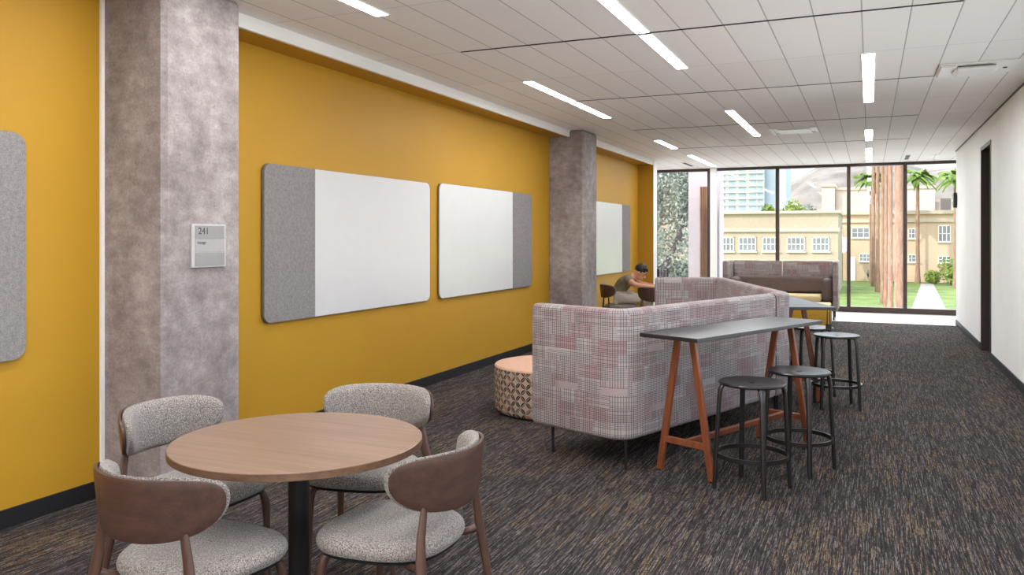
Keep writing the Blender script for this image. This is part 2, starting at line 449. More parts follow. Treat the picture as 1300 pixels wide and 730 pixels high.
# added fill lamp at the unseen rear opening behind the camera
L = bpy.data.lights.new('rear_fill_lamp', 'AREA'); L.shape = 'RECTANGLE'; L.size = 5.4; L.size_y = 2.6; L.energy = 15; L.color = (.98, .98, 1)
o = bpy.data.objects.new('rear_fill_lamp', L); C.objects.link(o); o.location = (-1.4, YB + .02, 1.62); o.rotation_euler = (pi / 2, 0, 0)
# added unseen window band beside the camera for the ceiling fill lamp
b = NB(); p = NB()
for k in range(7):
    y = -3.4 + 12.1 * k / 6; box(b, (XR + .05, max(-3.4, y - .03), .9), (XR + .13, min(8.7, y + .03), 2.8))
box(b, (XR + .05, -3.4, .9), (XR + .13, 8.7, .95)); box(b, (XR + .05, -3.4, 2.75), (XR + .13, 8.7, 2.8)); box(p, (XR + .085, -3.37, .95), (XR + .09, 8.67, 2.75))
w = struct('window_6', b, M['bronze']); obj('pane', p, M['glass'], w)
L = bpy.data.lights.new('ceiling_fill_lamp', 'AREA'); L.shape = 'RECTANGLE'; L.size = 11.8; L.size_y = 1.6; L.energy = 170; L.color = (.97, .985, 1)  # added area lamp outside the band, tilted up to brighten the ceiling
o = bpy.data.objects.new('ceiling_fill_lamp', L); C.objects.link(o); o.location = (XR + 1.0, 2.65, .75); o.rotation_euler = Matrix(((0, .66, .75), (1, 0, 0), (0, .75, -.66))).to_euler()
d = struct('door_1', box(NB(), (XR + .09, D0 + .05, .01), (XR + .135, D1 - .05, DT - .05), .003), M['door'])
b = NB()
box(b, (XR - .006, D0 - .001, 0), (XR + .19, D0 + .05, DT), .003); box(b, (XR - .006, D1 - .05, 0), (XR + .19, D1 + .001, DT), .003)
box(b, (XR - .006, D0 + .05, DT - .05), (XR + .19, D1 - .05, DT + .001), .003)
obj('door_frame', b, M['door'], d)
b = NB(); tube(b, [(XR + .09, D0 + .13, 1.0), (XR + .04, D0 + .13, 1.0), (XR + .04, D0 + .25, 1.0)], .009); obj('door_handle', b, M['board_edge'], d, True)
# baseboards
b = NB(); box(b, (XL, YB, 0), (XL + .012, 15.745, .1), .002); struct('baseboard_left', b, M['black_base'])
b = NB(); box(b, (XR - .012, YB, 0), (XR, D0 - .02, .1), .002); box(b, (XR - .012, D1 + .02, 0), (XR, 16.22, .1), .002); struct('baseboard_right', b, M['black_base'])
# soffit drop along the mustard wall (white edge, mustard underside)
b = NB(); box(b, (XS - .03, YB, 2.955), (XS, 10.95, CZ)); box(b, (XS - .03, 11.48, 2.955), (XS, 15.745, CZ)); struct('trim_3', b, M['white'])
b = NB(); box(b, (XL, YB, 2.965), (XS - .03, 15.75, CZ)); struct('trim_4', b, M['yellow'])
# long black shadow slots across the ceiling
for i, (y, w, mt) in enumerate(((5.92, .022, 'slot'), (8.58, .016, 'slot_grey'), (11.23, .016, 'slot_grey'), (13.86, .016, 'slot_grey'), (3.27, .016, 'slot_grey'))):
    b = NB(); box(b, (-3.05, y - w / 2, CZ - .004), (.55, y + w / 2, CZ + .002)); struct('trim_%d' % (5 + i), b, M[mt])
b = NB(); box(b, (XR - .014, YB, CZ - .014), (XR, 16.22, CZ)); struct('trim_10', b, M['slot_grey'])
# concrete columns
def column(x0, x1, y0, y1, label):
    b = NB(); box(b, (x0, y0, 0), (x1, y1, CZ), .028, 1)
    for z in (1.02, 2.10):   # formwork joints
        box(b, (x1 - .002, y0 + .02, z), (x1 + .0015, y1 - .02, z + .004)); box(b, (x0 + .02, y0 - .0015, z), (x1 - .02, y0 + .002, z + .004))
    o = obj('concrete_column', b, M['concrete'], None); tag(o, label, 'column', None, 'structure'); return o
column(XL - .02, -3.70, 3.475, 4.105, 'broad bare concrete column carrying the small room sign, beside the round table')
column(XL - .02, -3.67, 10.87, 11.48, 'bare concrete column farther along the mustard wall, just before the seated person')

b = NB(); box(b, (XL - .001, 3.452, .1), (XL + .016, 3.474, 2.965)); struct('trim_12', b, M['white'])
# ------------------------------------------------------------------ window wall
wx = [-4.82, -3.235, -1.80, -.395, .653, 1.9]
panes = [None] * 5
for i in range(5):
    x0, x1 = wx[i], wx[i + 1]
    b = NB(); fw = .035
    box(b, (x0 - (fw if i else 0), YW - .05, 0.0), (x0 + fw, YW + .09, CZ - .001), .003)
    if i == 4: box(b, (x1 - fw, YW - .05, 0), (x1, YW + .09, CZ - .001), .003)
    box(b, (x0 + fw, YW - .05, 0), (x1 - fw, YW + .09, .11), .003); box(b, (x0 + fw, YW - .05, CZ - .06), (x1 - fw, YW + .09, CZ - .001), .003)
    w = struct('window_%d' % (i + 1), b, M['bronze'])
    p = NB(); box(p, (x0 + fw, YW + .02, .11), (x1 - fw, YW + .026, CZ - .06)); obj('pane', p, M['glass'], w)
b = NB(); box(b, (-3.19, YW - .16, 0), (-3.06, YW - .052, CZ - .001), .006); struct('trim_11', b, M['white'])

# ------------------------------------------------------------------ wall boards
def wall_board(y0, y1, z0, z1, split, felt_first, label, grp='wall boards of felt and white glass on the mustard wall'):
    W, Hh, r = y1 - y0, z1 - z0, .075
    t = thing('whiteboard', label, 'whiteboard', (XL + .003, y0, z0), 0, grp)
    def slab(pts, x0, x1):
        b = NB(); lo = [b.verts.new((x0, y, z)) for y, z in pts]; hi = [b.verts.new((x1, y, z)) for y, z in pts]; n = len(pts)
        b.faces.new(lo); b.faces.new(hi[::-1])
        for i in range(n): b.faces.new((lo[i], lo[(i + 1) % n], hi[(i + 1) % n], hi[i]))
        return b
    obj('backing_slab', slab(rr_outline(W, Hh, r), .0, .016), M['board_edge'], t)  # solid grey backing slab behind felt and glass
    s = split - y0; e = .004
    def part(a, c, corners): return [(a + y, e + z) for y, z in rr_outline(c - a, Hh - 2 * e, r - e, corners)]
    if felt_first:
        obj('felt_panel', slab(part(e, s - .002, (1, 0, 0, 1)), .016, .030), M['felt'], t)['label'] = 'grey felt pin panel'
        obj('writing_surface', slab(part(s + .002, W - e, (0, 1, 1, 0)), .016, .027), M['board'], t)['label'] = 'glossy white glass writing surface'
    else:
        obj('felt_panel', slab(part(s + .002, W - e, (0, 1, 1, 0)), .016, .030), M['felt'], t)['label'] = 'grey felt pin panel'
        obj('writing_surface', slab(part(e, s - .002, (1, 0, 0, 1)), .016, .027), M['board'], t)['label'] = 'glossy white glass writing surface'
    return t
wall_board(.45, 2.97, .885, 2.10, 2.35, False, 'board left of the near concrete column, only its grey felt end in view')
wall_board(4.85, 7.376, .885, 2.10, 5.468, True, 'long white board with grey felt on its left end, right of the near column')
wall_board(7.578, 10.143, .885, 2.115, 9.509, False, 'white board with a narrow grey felt strip on its right end, before the second column')
wall_board(12.5, 15.064, .90, 2.14, 14.526, False, 'pale far board on the wall behind the seated person')

# ------------------------------------------------------------------ room sign
t = thing('room_sign', 'small grey room sign reading 241 on the near concrete column', 'sign', (-3.70, 3.672, 1.357))
b = NB(); box(b, (0, 0, 0), (.014, .277, .262), .002); obj('sign_frame', b, M['sign_frame'], t)
for k, (z0, z1, mt) in enumerate(((.172, .252, 'sign_panel'), (.092, .168, 'sign_panel2'), (.010, .088, 'sign_panel'))):
    b = NB(); box(b, (.014, .022, z0), (.0175, .262, z1), .001); obj('sign_insert', b, M[mt], t)
text_mesh('lettering', '241', .058, M['ink'], t, (.0178, .045, .201), (pi / 2, 0, pi / 2))
text_mesh('lettering', 'lounge', .026, M['ink'], t, (.0178, .038, .142), (pi / 2, 0, pi / 2))

# ------------------------------------------------------------------ ceiling fittings
def ceiling_light(x, segs, label):
    y0 = segs[0][0]
    t = thing('ceiling_light', label, 'ceiling light', (x, y0, CZ), 0, 'recessed linear ceiling lights')
    for a, c in segs:
        b = NB(); box(b, (-.048, a - y0 + .006, -.006), (.048, c - y0 - .006, -.001)); obj('lamp_diffuser', b, M['lamp'], t)
        b = NB()
        for s in (-1, 1): box(b, (s * .0505 - .0025, a - y0, -.008), (s * .0505 + .0025, c - y0, -.0005))
        box(b, (-.048, a - y0, -.008), (.048, a - y0 + .006, -.0005)); box(b, (-.048, c - y0 - .006, -.008), (.048, c - y0, -.0005))
        obj('lamp_trim', b, M['lamp_frame'], t)
ceiling_light(-1.53, [(4.61, 5.890), (5.95, 7.28)], 'long ceiling light crossed by the black slot, cut by the top edge of the photo')
ceiling_light(-3.03, [(2.0, 3.25), (3.29, 4.72)], 'ceiling light at top left near the mustard wall, mostly cut off by the photo edge')
ceiling_light(-3.03, [(7.28, 8.56), (8.61, 9.92)], 'ceiling light above the second concrete column, near the mustard wall')
ceiling_light(-.01, [(7.29, 8.56), (8.61, 9.92)], 'ceiling light of the right-hand row nearest the camera, left of the white ceiling unit')
ceiling_light(-1.53, [(9.92, 11.21), (11.26, 12.57)], 'ceiling light of the middle row, left of the square air vent')
ceiling_light(-3.03, [(12.53, 13.82)], 'short ceiling light just past the second concrete column')
ceiling_light(-3.03, [(15.06, 17.63)], 'ceiling light beside the window end of the left-hand row')
ceiling_light(-.01, [(12.50, 13.84)], 'short ceiling light in the middle of the right-hand row')
ceiling_light(-.01, [(15.1, 17.75)], 'ceiling light closest to the window in the right-hand row')
# lamps of the rest of the room, behind the camera
for x, y in ((-1.53, 1.0), (-3.03, -1.9), (-.01, 3.0), (-.01, -1.9), (-1.53, -2.2), (-.01, .6)):
    L = bpy.data.lights.new('ceiling_lamp', 'AREA'); L.shape = 'RECTANGLE'; L.size = .1; L.size_y = 2.5; L.energy = 20 * .25 * pi; L.color = (.95, .975, 1)
    o = bpy.data.objects.new('ceiling_lamp', L); C.objects.link(o); o.location = (x, y, CZ - .02)

t = thing('ceiling_vent', 'flat square air vent in the ceiling right of the middle light row', 'vent', (-.97, 12.12, CZ))
b = NB()
for s in (-1, 1): box(b, (s * .29 - .02, -.31, -.016), (s * .29 + .02, .31, -.001)); box(b, (-.27, s * .29 - .02, -.016), (.27, s * .29 + .02, -.001))
obj('vent_frame', b, M['plastic_white'], t)
b = NB(); box(b, (-.22, -.22, -.024), (.22, .22, -.016), .003); box(b, (-.27, -.27, -.006), (.27, .27, -.001)); obj('vent_plate', b, M['plastic_white'], t)
for x, y, lab in ((-3.45, 16.95, 'dark slot diffuser in the ceiling near the mustard wall at the window'), (.65, 17.1, 'dark slot diffuser in the ceiling near the window on the right, left one of two')):
    t = thing('slot_diffuser', lab, 'vent', (x, y, CZ))
    b = NB(); box(b, (-.05, -.45, -.006), (.05, .45, -.0005)); obj('diffuser_frame', b, M['plastic_white'], t)
    b = NB(); box(b, (-.035, -.43, -.009), (.035, .43, -.006)); obj('diffuser_slot', b, M['slot'], t)
t = thing('slot_diffuser', 'pale slot diffuser in the ceiling near the window at far right', 'vent', (1.11, 17.2, CZ))
b = NB(); box(b, (-.05, -.4, -.006), (.05, .4, -.0005)); obj('diffuser_frame', b, M['plastic_white'], t)
b = NB(); box(b, (-.012, -.38, -.009), (.012, .38, -.006)); obj('diffuser_slot', b, M['sign_frame'], t)
# white ceiling-mounted sensor/speaker box at upper right
t = thing('ceiling_box', 'white rectangular ceiling unit with a rounded bar, by the right wall', 'ceiling unit', (.86, 8.28, CZ))
b = NB(); box(b, (-.30, -.27, -.016), (.30, .27, -.001), .004); obj('base_plate', b, M['plastic_white'], t)
b = NB(); box(b, (-.29, -.25, -.034), (-.16, .25, -.016), .008); obj('end_cover', b, M['plastic_white'], t)
b = NB(); tube(b, [(-.17, -.05, -.03), (-.15, -.05, -.045), (.12, -.05, -.045), (.15, -.05, -.03)], [(.12, .02), (.17, .035), (.17, .035), (.12, .02)], 24); obj('cover_bar', b, M['plastic_white'], t, True)
b = NB(); lathe(b, [(0, -.022), (.016, -.022), (.018, -.016), (0, -.016)], 20, (.23, .02)); obj('sensor', b, M['slot'], t, True)
# black device near the far end of the right wall
t = thing('wall_device', 'small black box high on the far end of the white right wall', 'wall device', (XR, 16.1, 2.05))
b = NB(); box(b, (-.055, -.09, 0), (-.006, .09, .26), .006); obj('device_body', b, M['black_metal'], t)
b = NB(); box(b, (-.006, -.05, .05), (0, .05, .21)); obj('mounting_plate', b, M['black_base'], t)

# ================================================================== lounge chairs
def build_chair(label, grp):
    t = thing('lounge_chair', label, 'chair', (0, 0, 0), 0, grp)
    # upholstered seat
    def outl(a):
        c, s = cos(a), sin(a); n = 2.9
        x = .255 * abs(c) ** (2 / n) * (1 if c >= 0 else -1); y = .245 * abs(s) ** (2 / n) * (1 if s >= 0 else -1)
        x *= 1 + .10 * (y / .245); return x, y
    b = NB()
    pad(b, outl, [(0, .418), (.9, .418), (.965, .424), (.995, .438), (1.0, .45), (.985, .464), (.95, .474), (.88, .480), (.7, .484), (.4, .484), (0, .482)], 72)
    obj('seat', b, M['boucle'], t, True)
    b = NB(); pad(b, outl, [(0, .400), (.80, .400), (.93, .409), (.94, .4175), (0, .4175)], 64); obj('seat_pan', b, M['seat_pan'], t, True)
    # curved back: wooden shell outside, padded lining inside
    R0, half = .292, rad(68)
    def shape(s):     # top and bottom edge of the lining at parameter s
        e = max(0.0, 1 - abs(s) ** 4.6) ** .36; g = max(0.0, 1 - abs(s) ** 2.7) ** .46
        return .712 + .086 * e, .712 - .128 * g
    def P(s, tt, off, grow=1.0):
        ss = s * grow; top, bot = shape(s)
        mid = (top + bot) / 2; hh = (top - bot) / 2 * grow
        z = mid + tt * hh
        a = half * ss; r = R0 + .10 * (z - .7) + off
        return Vector((r * 1.02 * sin(a), -r * cos(a) - .02, z))
    NS, NTT = 44, 14
    def shell(name, fo, fi, grow, mat):
        b = NB(); A, B = [], []
        for i in range(NS + 1):
            q = -1 + 2 * i / NS; s = math.copysign(1 - (1 - abs(q)) ** 1.6, q) * .9985
            ra, rb = [], []
            for j in range(NTT + 1):
                tt = -1 + 2 * j / NTT
                ra.append(b.verts.new(P(s, tt, fo(s, tt), grow))); rb.append(b.verts.new(P(s, tt, fi(s, tt), grow)))
            A.append(ra); B.append(rb)
        for i in range(NS):
            for j in range(NTT):
                b.faces.new((A[i][j], A[i + 1][j], A[i + 1][j + 1], A[i][j + 1])); b.faces.new((B[i][j], B[i][j + 1], B[i + 1][j + 1], B[i + 1][j]))
            b.faces.new((A[i][0], B[i][0], B[i + 1][0], A[i + 1][0])); b.faces.new((A[i][-1], A[i + 1][-1], B[i + 1][-1], B[i][-1]))
        for j in range(NTT):
            b.faces.new((A[0][j], A[0][j + 1], B[0][j + 1], B[0][j])); b.faces.new((A[-1][j], B[-1][j], B[-1][j + 1], A[-1][j + 1]))
        bmesh.ops.remove_doubles(b, verts=b.verts[:], dist=.0004)
        return obj(name, b, mat, t, True, angle=60)
    edge = lambda s, tt: max(0.0, (1 - tt ** 4)) ** .5 * max(0.0, (1 - abs(s) ** 8)) ** .5
    lining = shell('back_cushion', lambda s, tt: -.006 + .007 * edge(s, tt), lambda s, tt: -.008 - .036 * edge(s, tt), 1.0, M['boucle'])
    lining['label'] = 'pale boucle lining of the backrest'
    sh = shell('back_shell', lambda s, tt: .013 + .004 * edge(s, tt), lambda s, tt: .002, .95, M['chair_shell']); sh['label'] = 'curved dark walnut outer shell'
    # legs
    for s in (-1, 1):
        b = NB()
        tube(b, [(s * .262, -.315, 0), (s * .236, -.262, .30), (s * .226, -.243, .43), (s * .211, -.236, .52), (s * .196, -.237, .60), (s * .190, -.238, .635)],
             [(.0135, .0115), (.020, .014), (.025, .0155), (.021, .013), (.018, .010), (.015, .007)], 14)
        leg = obj('leg', b, M['chair_wood'], t, True)
        b = NB(); tube(b, [(s * .226, -.243, .425), (s * .205, -.215, .412), (s * .17, -.165, .398), (s * .13, -.12, .393)], [(.022, .020), (.016, .014), (.014, .012), (.012, .009)], 12)
        obj('leg_bracket', b, M['chair_wood'], leg, True)
        b = NB()
        tube(b, [(s * .20, .196, 0), (s * .198, .19, .25), (s * .196, .186, .345), (s * .19, .176, .385), (s * .18, .165, .399), (s * .13, .11, .401)],
             [.011, .0155, .018, .0175, .014, .010], 14)
        obj('leg', b, M['chair_wood'], t, True)
    for y, z in ((-.12, .393), (.11, .399)):
        b = NB(); bar(b, (-.13, y, z), (.13, y, z), .05, .012); obj('seat_rail', b, M['chair_wood'], t)
    return t
GC = 'boucle and walnut chairs around the round table'
chairD = build_chair('walnut backed boucle chair seen from behind, right of the round table', GC)
chairD.location = (-1.625, 2.612, 0); chairD.rotation_euler = (0, 0, rad(90))
dup(chairD, (-2.12, 2.155, 0), rad(-4), 'walnut backed boucle chair nearest the camera, left of the black pedestal, back turned to us', GC)
dup(chairD, (-2.68, 2.725, 0), rad(-90), 'boucle chair facing us between the concrete column and the round table', GC)
dup(chairD, (-2.168, 3.236, 0), rad(192.7), 'boucle chair facing us behind the round table, against the mustard wall', GC)

# ------------------------------------------------------------------ round table
t = thing('round_table', 'round walnut laminate table on a black pedestal in the foreground', 'table', (-2.08, 2.63, 0))
b = NB(); lathe(b, [(0, .7115), (.484, .7115), (.487, .7135), (.487, .7365), (.4845, .7385), (0, .7385)], 120)
top = obj('tabletop', b, M['oak'], t, True, angle=30)
b = NB(); lathe(b, [(.487, .7105), (.4885, .7115), (.4885, .7365), (.487, .7375), (.486, .724)], 120)
b.faces.ensure_lookup_table(); obj('edge_band', b, M['oak_edge'], top, True)
b = NB(); lathe(b, [(0, .02), (.041, .02), (.041, .7), (.12, .7), (.12, .7105), (0, .7105)], 40); obj('pedestal', b, M['black_metal'], t, True)
b = NB(); lathe(b, [(0, 0), (.27, 0), (.27, .008), (.25, .014), (.06, .022), (0, .022)], 60); obj('base', b, M['black_metal'], t, True)

# ------------------------------------------------------------------ chevron booth sofa
def offset_poly(pts, d):
    out = []
    for i, p in enumerate(pts):
        p = Vector(p)
        n = []
        if i > 0: e = (p - Vector(pts[i - 1])).normalized(); n.append(Vector((-e.y, e.x)))
        if i < len(pts) - 1: e = (Vector(pts[i + 1]) - p).normalized(); n.append(Vector((-e.y, e.x)))
        if len(n) == 1: out.append(p + n[0] * d)
        else:
            m = (n[0] + n[1]).normalized(); out.append(p + m * d / m.dot(n[0]))
    return out

def sweep_panel(bm, outer, thick, z0, z1, crn=.09, redge=.035, usc=1.0):
    """upholstered panel swept along a plan polyline given by its outer face; fillets the corners, writes UVs in metres"""
    ctr = offset_poly(outer, thick / 2)
    path = [ctr[0]]
    for i in range(1, len(ctr) - 1):
        a, p, c = ctr[i - 1], ctr[i], ctr[i + 1]
        d0 = (a - p).normalized(); d1 = (c - p).normalized()
        ang = math.acos(max(-1, min(1, d0.dot(d1)))); tl = crn / math.tan(ang / 2)
        cc = p + (d0 + d1).normalized() * crn / sin(ang / 2)
        s = p + d0 * tl; e = p + d1 * tl
        a0 = math.atan2(s.y - cc.y, s.x - cc.x); a1 = math.atan2(e.y - cc.y, e.x - cc.x)
        da = (a1 - a0 + pi) % (2 * pi) - pi
        for k in range(9): path.append(cc + Vector((cos(a0 + da * k / 8), sin(a0 + da * k / 8))) * crn)
    path.append(ctr[-1])
    # soft rounded ends: shrink section
    prof = []
    h = thick / 2; r = redge
    for cx, cz, a0 in ((h - r, z1 - r, 0), (-h + r, z1 - r, pi / 2), (-h + r, z0 + r, pi), (h - r, z0 + r, 1.5 * pi)):
        for k in range(6): a = a0 + pi / 2 * k / 5; prof.append((cx + r * cos(a), cz + r * sin(a)))
    sc = []
    e0 = (path[0] - path[1]).normalized(); e1 = (path[-1] - path[-2]).normalized()
    ends0 = [(path[0] - e0 * r * (1 - sin(q)), 1 - (r * (1 - cos(q))) / h) for q in [pi / 2 * (k / 4) for k in (4, 3, 2, 1, 0)]]
    ends1 = [(path[-1] - e1 * r * (1 - sin(q)), 1 - (r * (1 - cos(q))) / h) for q in [pi / 2 * (k / 4) for k in (0, 1, 2, 3, 4)]]
    full = [(p, s_) for p, s_ in ends0] + [(p, 1.0) for p in path[1:-1]] + ends1 if len(path) > 2 else ends0 + ends1
    uvl = bm.loops.layers.uv.verify()
    rings = []; L = 0; lens = []
    # normals
    for i, (p, s_) in enumerate(full):
        a = full[max(i - 1, 0)][0]; c = full[min(i + 1, len(full) - 1)][0]
        d = (c - a).normalized(); n = Vector((d.y, -d.x))     # outward (right of travel)
        po = p + n * h
        if i > 0: L += (po - last).length
        last = po; lens.append(L)
        zc = (z0 + z1) / 2
        zs = 1 - (1 - s_) * h / ((z1 - z0) / 2)
        rings.append([bm.verts.new((p.x + n.x * x * s_, p.y + n.y * x * s_, zc + (z - zc) * zs)) for x, z in prof])
    m = len(prof)
    vp = [0]
    for k in range(1, m + 1):
        q0, q1 = prof[k - 1], prof[k % m]; vp.append(vp[-1] + math.hypot(q1[0] - q0[0], q1[1] - q0[1]))
    for i in range(len(rings) - 1):
        for k in range(m):
            f = bm.faces.new((rings[i][k], rings[i + 1][k], rings[i + 1][(k + 1) % m], rings[i][(k + 1) % m]))
            for lp, (u, v) in zip(f.loops, ((lens[i], vp[k]), (lens[i + 1], vp[k]), (lens[i + 1], vp[k + 1]), (lens[i], vp[k + 1]))):
                lp[uvl].uv = (u * usc + .013, 1.0 - v + 4)
    for ring, uo in ((rings[0], -.3), (rings[-1], L + .3)):
        f = bm.faces.new(ring)
        for lp, (x, z) in zip(f.loops, prof): lp[uvl].uv = (uo + x, z + 4)
    return bm

def box_uv(o):
    me = o.data; uv = me.uv_layers.new(name='UVMap') if not me.uv_layers else me.uv_layers[0]
    for p in me.polygons:
        n = p.normal; ax = max(range(3), key=lambda i: abs(n[i]))
        for li in p.loop_indices:
            c = me.vertices[me.loops[li].vertex_index].co
            uv.data[li].uv = ((c.y, c.z), (c.x, c.z), (c.x, c.y))[ax]
    return o

P1, P2, P3, P4, P5 = [Vector(p) for p in ((-2.237, 5.428), (-1.456, 5.138), (-.624, 7.379), (-1.567, 9.807), (-2.332, 9.509))]
sofa = thing('booth_sofa', 'large angled booth sofa in pinkish grey plaid fabric in the middle of the room', 'sofa', (P2.x, P2.y, 0))
lp = lambda *ps: [(p.x - P2.x, p.y - P2.y) for p in ps]
z0, z1, tk = .20, 1.064, .115
seam = P2.lerp(P3, .895)
seam2 = P2.lerp(P3, .898)
obj('back_panel', sweep_panel(NB(), lp(P1, P2, seam), tk, z0, z1), M['plaid'], sofa, True, angle=60)
obj('back_panel', sweep_panel(NB(), lp(seam2, P3, P4, P5), tk, z0, z1 + .004), M['plaid'], sofa, True, angle=60)
def seat_block(a, c, z_lo, z_hi, dep, inset=.13, name='seat_cushion', m='plaid'):
    d = (c - a).normalized(); n = Vector((-d.y, d.x)); L = (c - a).length
    mt = Matrix(((d.x, n.x, 0, a.x - P2.x), (d.y, n.y, 0, a.y - P2.y), (0, 0, 1, 0), (0, 0, 0, 1)))
    b = NB(); box(b, (inset, tk, z_lo), (L - .24, dep, z_hi), .03, 3); o = obj(name, b, M[m], None, True)
    box_uv(o); o.data.transform(mt); o.parent = sofa; return o
seat_block(P2, P3, .22, .31, .80, name='seat_base', m='brown_leather'); seat_block(P2, P3, .312, .44, .79)
seat_block(P3, P4, .22, .31, .80, .36, 'seat_base', 'brown_leather'); seat_block(P3, P4, .312, .44, .79, .36)
legs = []
for (a, c, n_) in ((P2, P3, (.04, .5, .95)), (P3, P4, (.1, .5, .96))):
    d = (c - a).normalized(); n = Vector((-d.y, d.x))
    for q in n_:
        for off in (.06, .70):
            p = a.lerp(c, q) + n * off - P2
            b = NB(); tube(b, [(p.x, p.y, 0), (p.x, p.y, .205 if off < .1 else .222)], .011, 10); obj('leg', b, M['black_metal'], sofa, True)

# ------------------------------------------------------------------ patterned pouf
t = thing('pouf', 'large round pouf with petal pattern and peach top behind the sofa end', 'pouf', (-2.58, 6.81, 0))
b = NB(); uvl = b.loops.layers.uv.verify(); R_ = .53; prof = [(.505, .015), (.522, .03), (R_, .06), (R_, .38), (.526, .402)]; SEG = 96
rings = [[b.verts.new((r * cos(2 * pi * k / SEG), r * sin(2 * pi * k / SEG), z)) for k in range(SEG)] for r, z in prof]
for i in range(len(prof) - 1):
    for k in range(SEG):
        f = b.faces.new((rings[i][k], rings[i][(k + 1) % SEG], rings[i + 1][(k + 1) % SEG], rings[i + 1][k]))
        un = 32 / 9.5 / SEG
        for l_, (u, v) in zip(f.loops, ((k * un, prof[i][1]), ((k + 1) * un, prof[i][1]), ((k + 1) * un, prof[i + 1][1]), (k * un, prof[i + 1][1]))): l_[uvl].uv = (u, v)
obj('side_cover', b, M['petal'], t, True)['label'] = 'petal patterned side fabric'
b = NB(); lathe(b, [(.5265, .398), (.528, .404), (.518, .416), (.49, .421), (.3, .424), (0, .424)], 96); obj('top_cover', b, M['peach'], t, True)['label'] = 'plain peach top'
b = NB(); lathe(b, [(0, 0), (.50, 0), (.505, .016), (0, .016)], 64); obj('base', b, M['black_base'], t, True)

# ------------------------------------------------------------------ trestle tables
def trestle_table(label, loc, rz, L=1.63, W=.44, hook=False, top_z=.92, inset=.19):
    """local: x across (0..-W from the near right corner), y along"""
    t = thing('trestle_table', label, 'table', loc, rz, 'black topped trestle tables beside the sofa')
    b = NB(); box(b, (-W, 0, top_z - .026), (0, L, top_z), .003, 2); obj('tabletop', b, M['black_top'], t)
    def trestle(y):
        top = top_z - .027
        for s in (-1, 1):
            b = NB(); bar(b, (-W / 2 + s * .20, y, .006), (-W / 2 + s * .055, y, top), .045, .028, (0, 1, 0), .005); leg = obj('leg', b, M['trestle'], t)
            b = NB(); lathe(b, [(0, 0), (.016, 0), (.016, .01), (0, .01)], 16, (-W / 2 + s * .20, y)); obj('foot', b, M['black_base'], leg, True)
        b = NB(); bar(b, (-W / 2 - .158, y, .215), (-W / 2 + .158, y, .215), .026, .042); obj('cross_bar', b, M['trestle'], t)
    trestle(inset); trestle(L - .19)
    b = NB(); bar(b, (-W / 2, inset + .01, .215), (-W / 2, L - .20, .215), .03, .04); obj('stretcher', b, M['trestle'], t)
    for y in (inset, L - .19):
        b = NB(); box(b, (-W / 2 - .09, y - .02, top_z - .034), (-W / 2 + .09, y + .02, top_z - .026), .001); obj('fixing_plate', b, M['black_metal'], t)
    if hook:
        b = NB()
        for x in (-.055, -.03): tube(b, [(x, .07, top_z - .027), (x, .07, top_z - .16)], .004, 8)
        box(b, (-.065, .055, top_z - .20), (-.02, .085, top_z - .155), .004); obj('hanging_bracket', b, M['black_metal'], t)
    return t
trestle_table('narrow black topped table on orange trestles in front of the sofa, nearer one', (-.961, 4.999, 0), -.406)
trestle_table('narrow trestle table beyond the sofa corner, its top pale with window glare', (-.27, 7.75, 0), .37, hook=True, inset=.40)

# ------------------------------------------------------------------ stools
def build_stool(label, grp):
    t = thing('stool', label, 'stool', (0, 0, 0), 0, grp)
    b = NB(); lathe(b, [(0, .634), (.15, .632), (.19, .636), (.200, .644), (.200, .650), (.194, .656), (.17, .655), (.10, .650), (.03, .648), (.018, .646), (.012, .636), (0, .636)], 64)
    seat = obj('seat', b, M['stool'], t, True)
    b = NB(); lathe(b, [(0, .6415), (.011, .6415), (.013, .6465), (.010, .6475), (0, .6475)], 20); obj('seat_hole', b, M['seat_pan'], seat, True)
    for k in range(4):
        a = pi / 4 + k * pi / 2; dx, dy = cos(a), sin(a)
        b = NB()
        tube(b, [(.14 * dx, .14 * dy, .640), (.168 * dx, .168 * dy, .638), (.186 * dx, .186 * dy, .628), (.196 * dx, .196 * dy, .605), (.202 * dx, .202 * dy, .56), (.222 * dx, .222 * dy, .2), (.232 * dx, .232 * dy, .0)],
             [(.020, .006), (.022, .010), (.021, .014), (.019, .014), (.0175, .013), (.0165, .0125), (.0155, .012)], 14)
        obj('leg', b, M['stool'], t, True)
    b = NB(); n = 64; R1 = .212
    prof = [(R1 - .008, .196), (R1 + .004, .196), (R1 + .004, .222), (R1 - .008, .222)]
    rg = [[b.verts.new((r * cos(2 * pi * k / n), r * sin(2 * pi * k / n), z)) for k in range(n)] for r, z in prof]
    for i in range(4):
        for k in range(n): b.faces.new((rg[i][k], rg[i][(k + 1) % n], rg[(i + 1) % 4][(k + 1) % n], rg[(i + 1) % 4][k]))
    obj('footrest_ring', b, M['stool'], t, True, angle=30)
    return t
GS = 'black round stools at the trestle tables'
st = build_stool('black stool nearest the camera at the near trestle table', GS); st.location = (-.66, 5.17, 0); st.rotation_euler = (0, 0, rad(-21))
dup(st, (-.43, 5.73, 0), rad(-24), 'second black stool from the camera, half hidden behind the nearest one', GS)
dup(st, (-.275, 7.955, 0), rad(14), 'black stool standing in the open right of the near table, seat shining in window light', GS)
dup(st, (-.52, 8.55, 0), rad(20), 'farthest black stool, mostly hidden behind the near table end', GS)

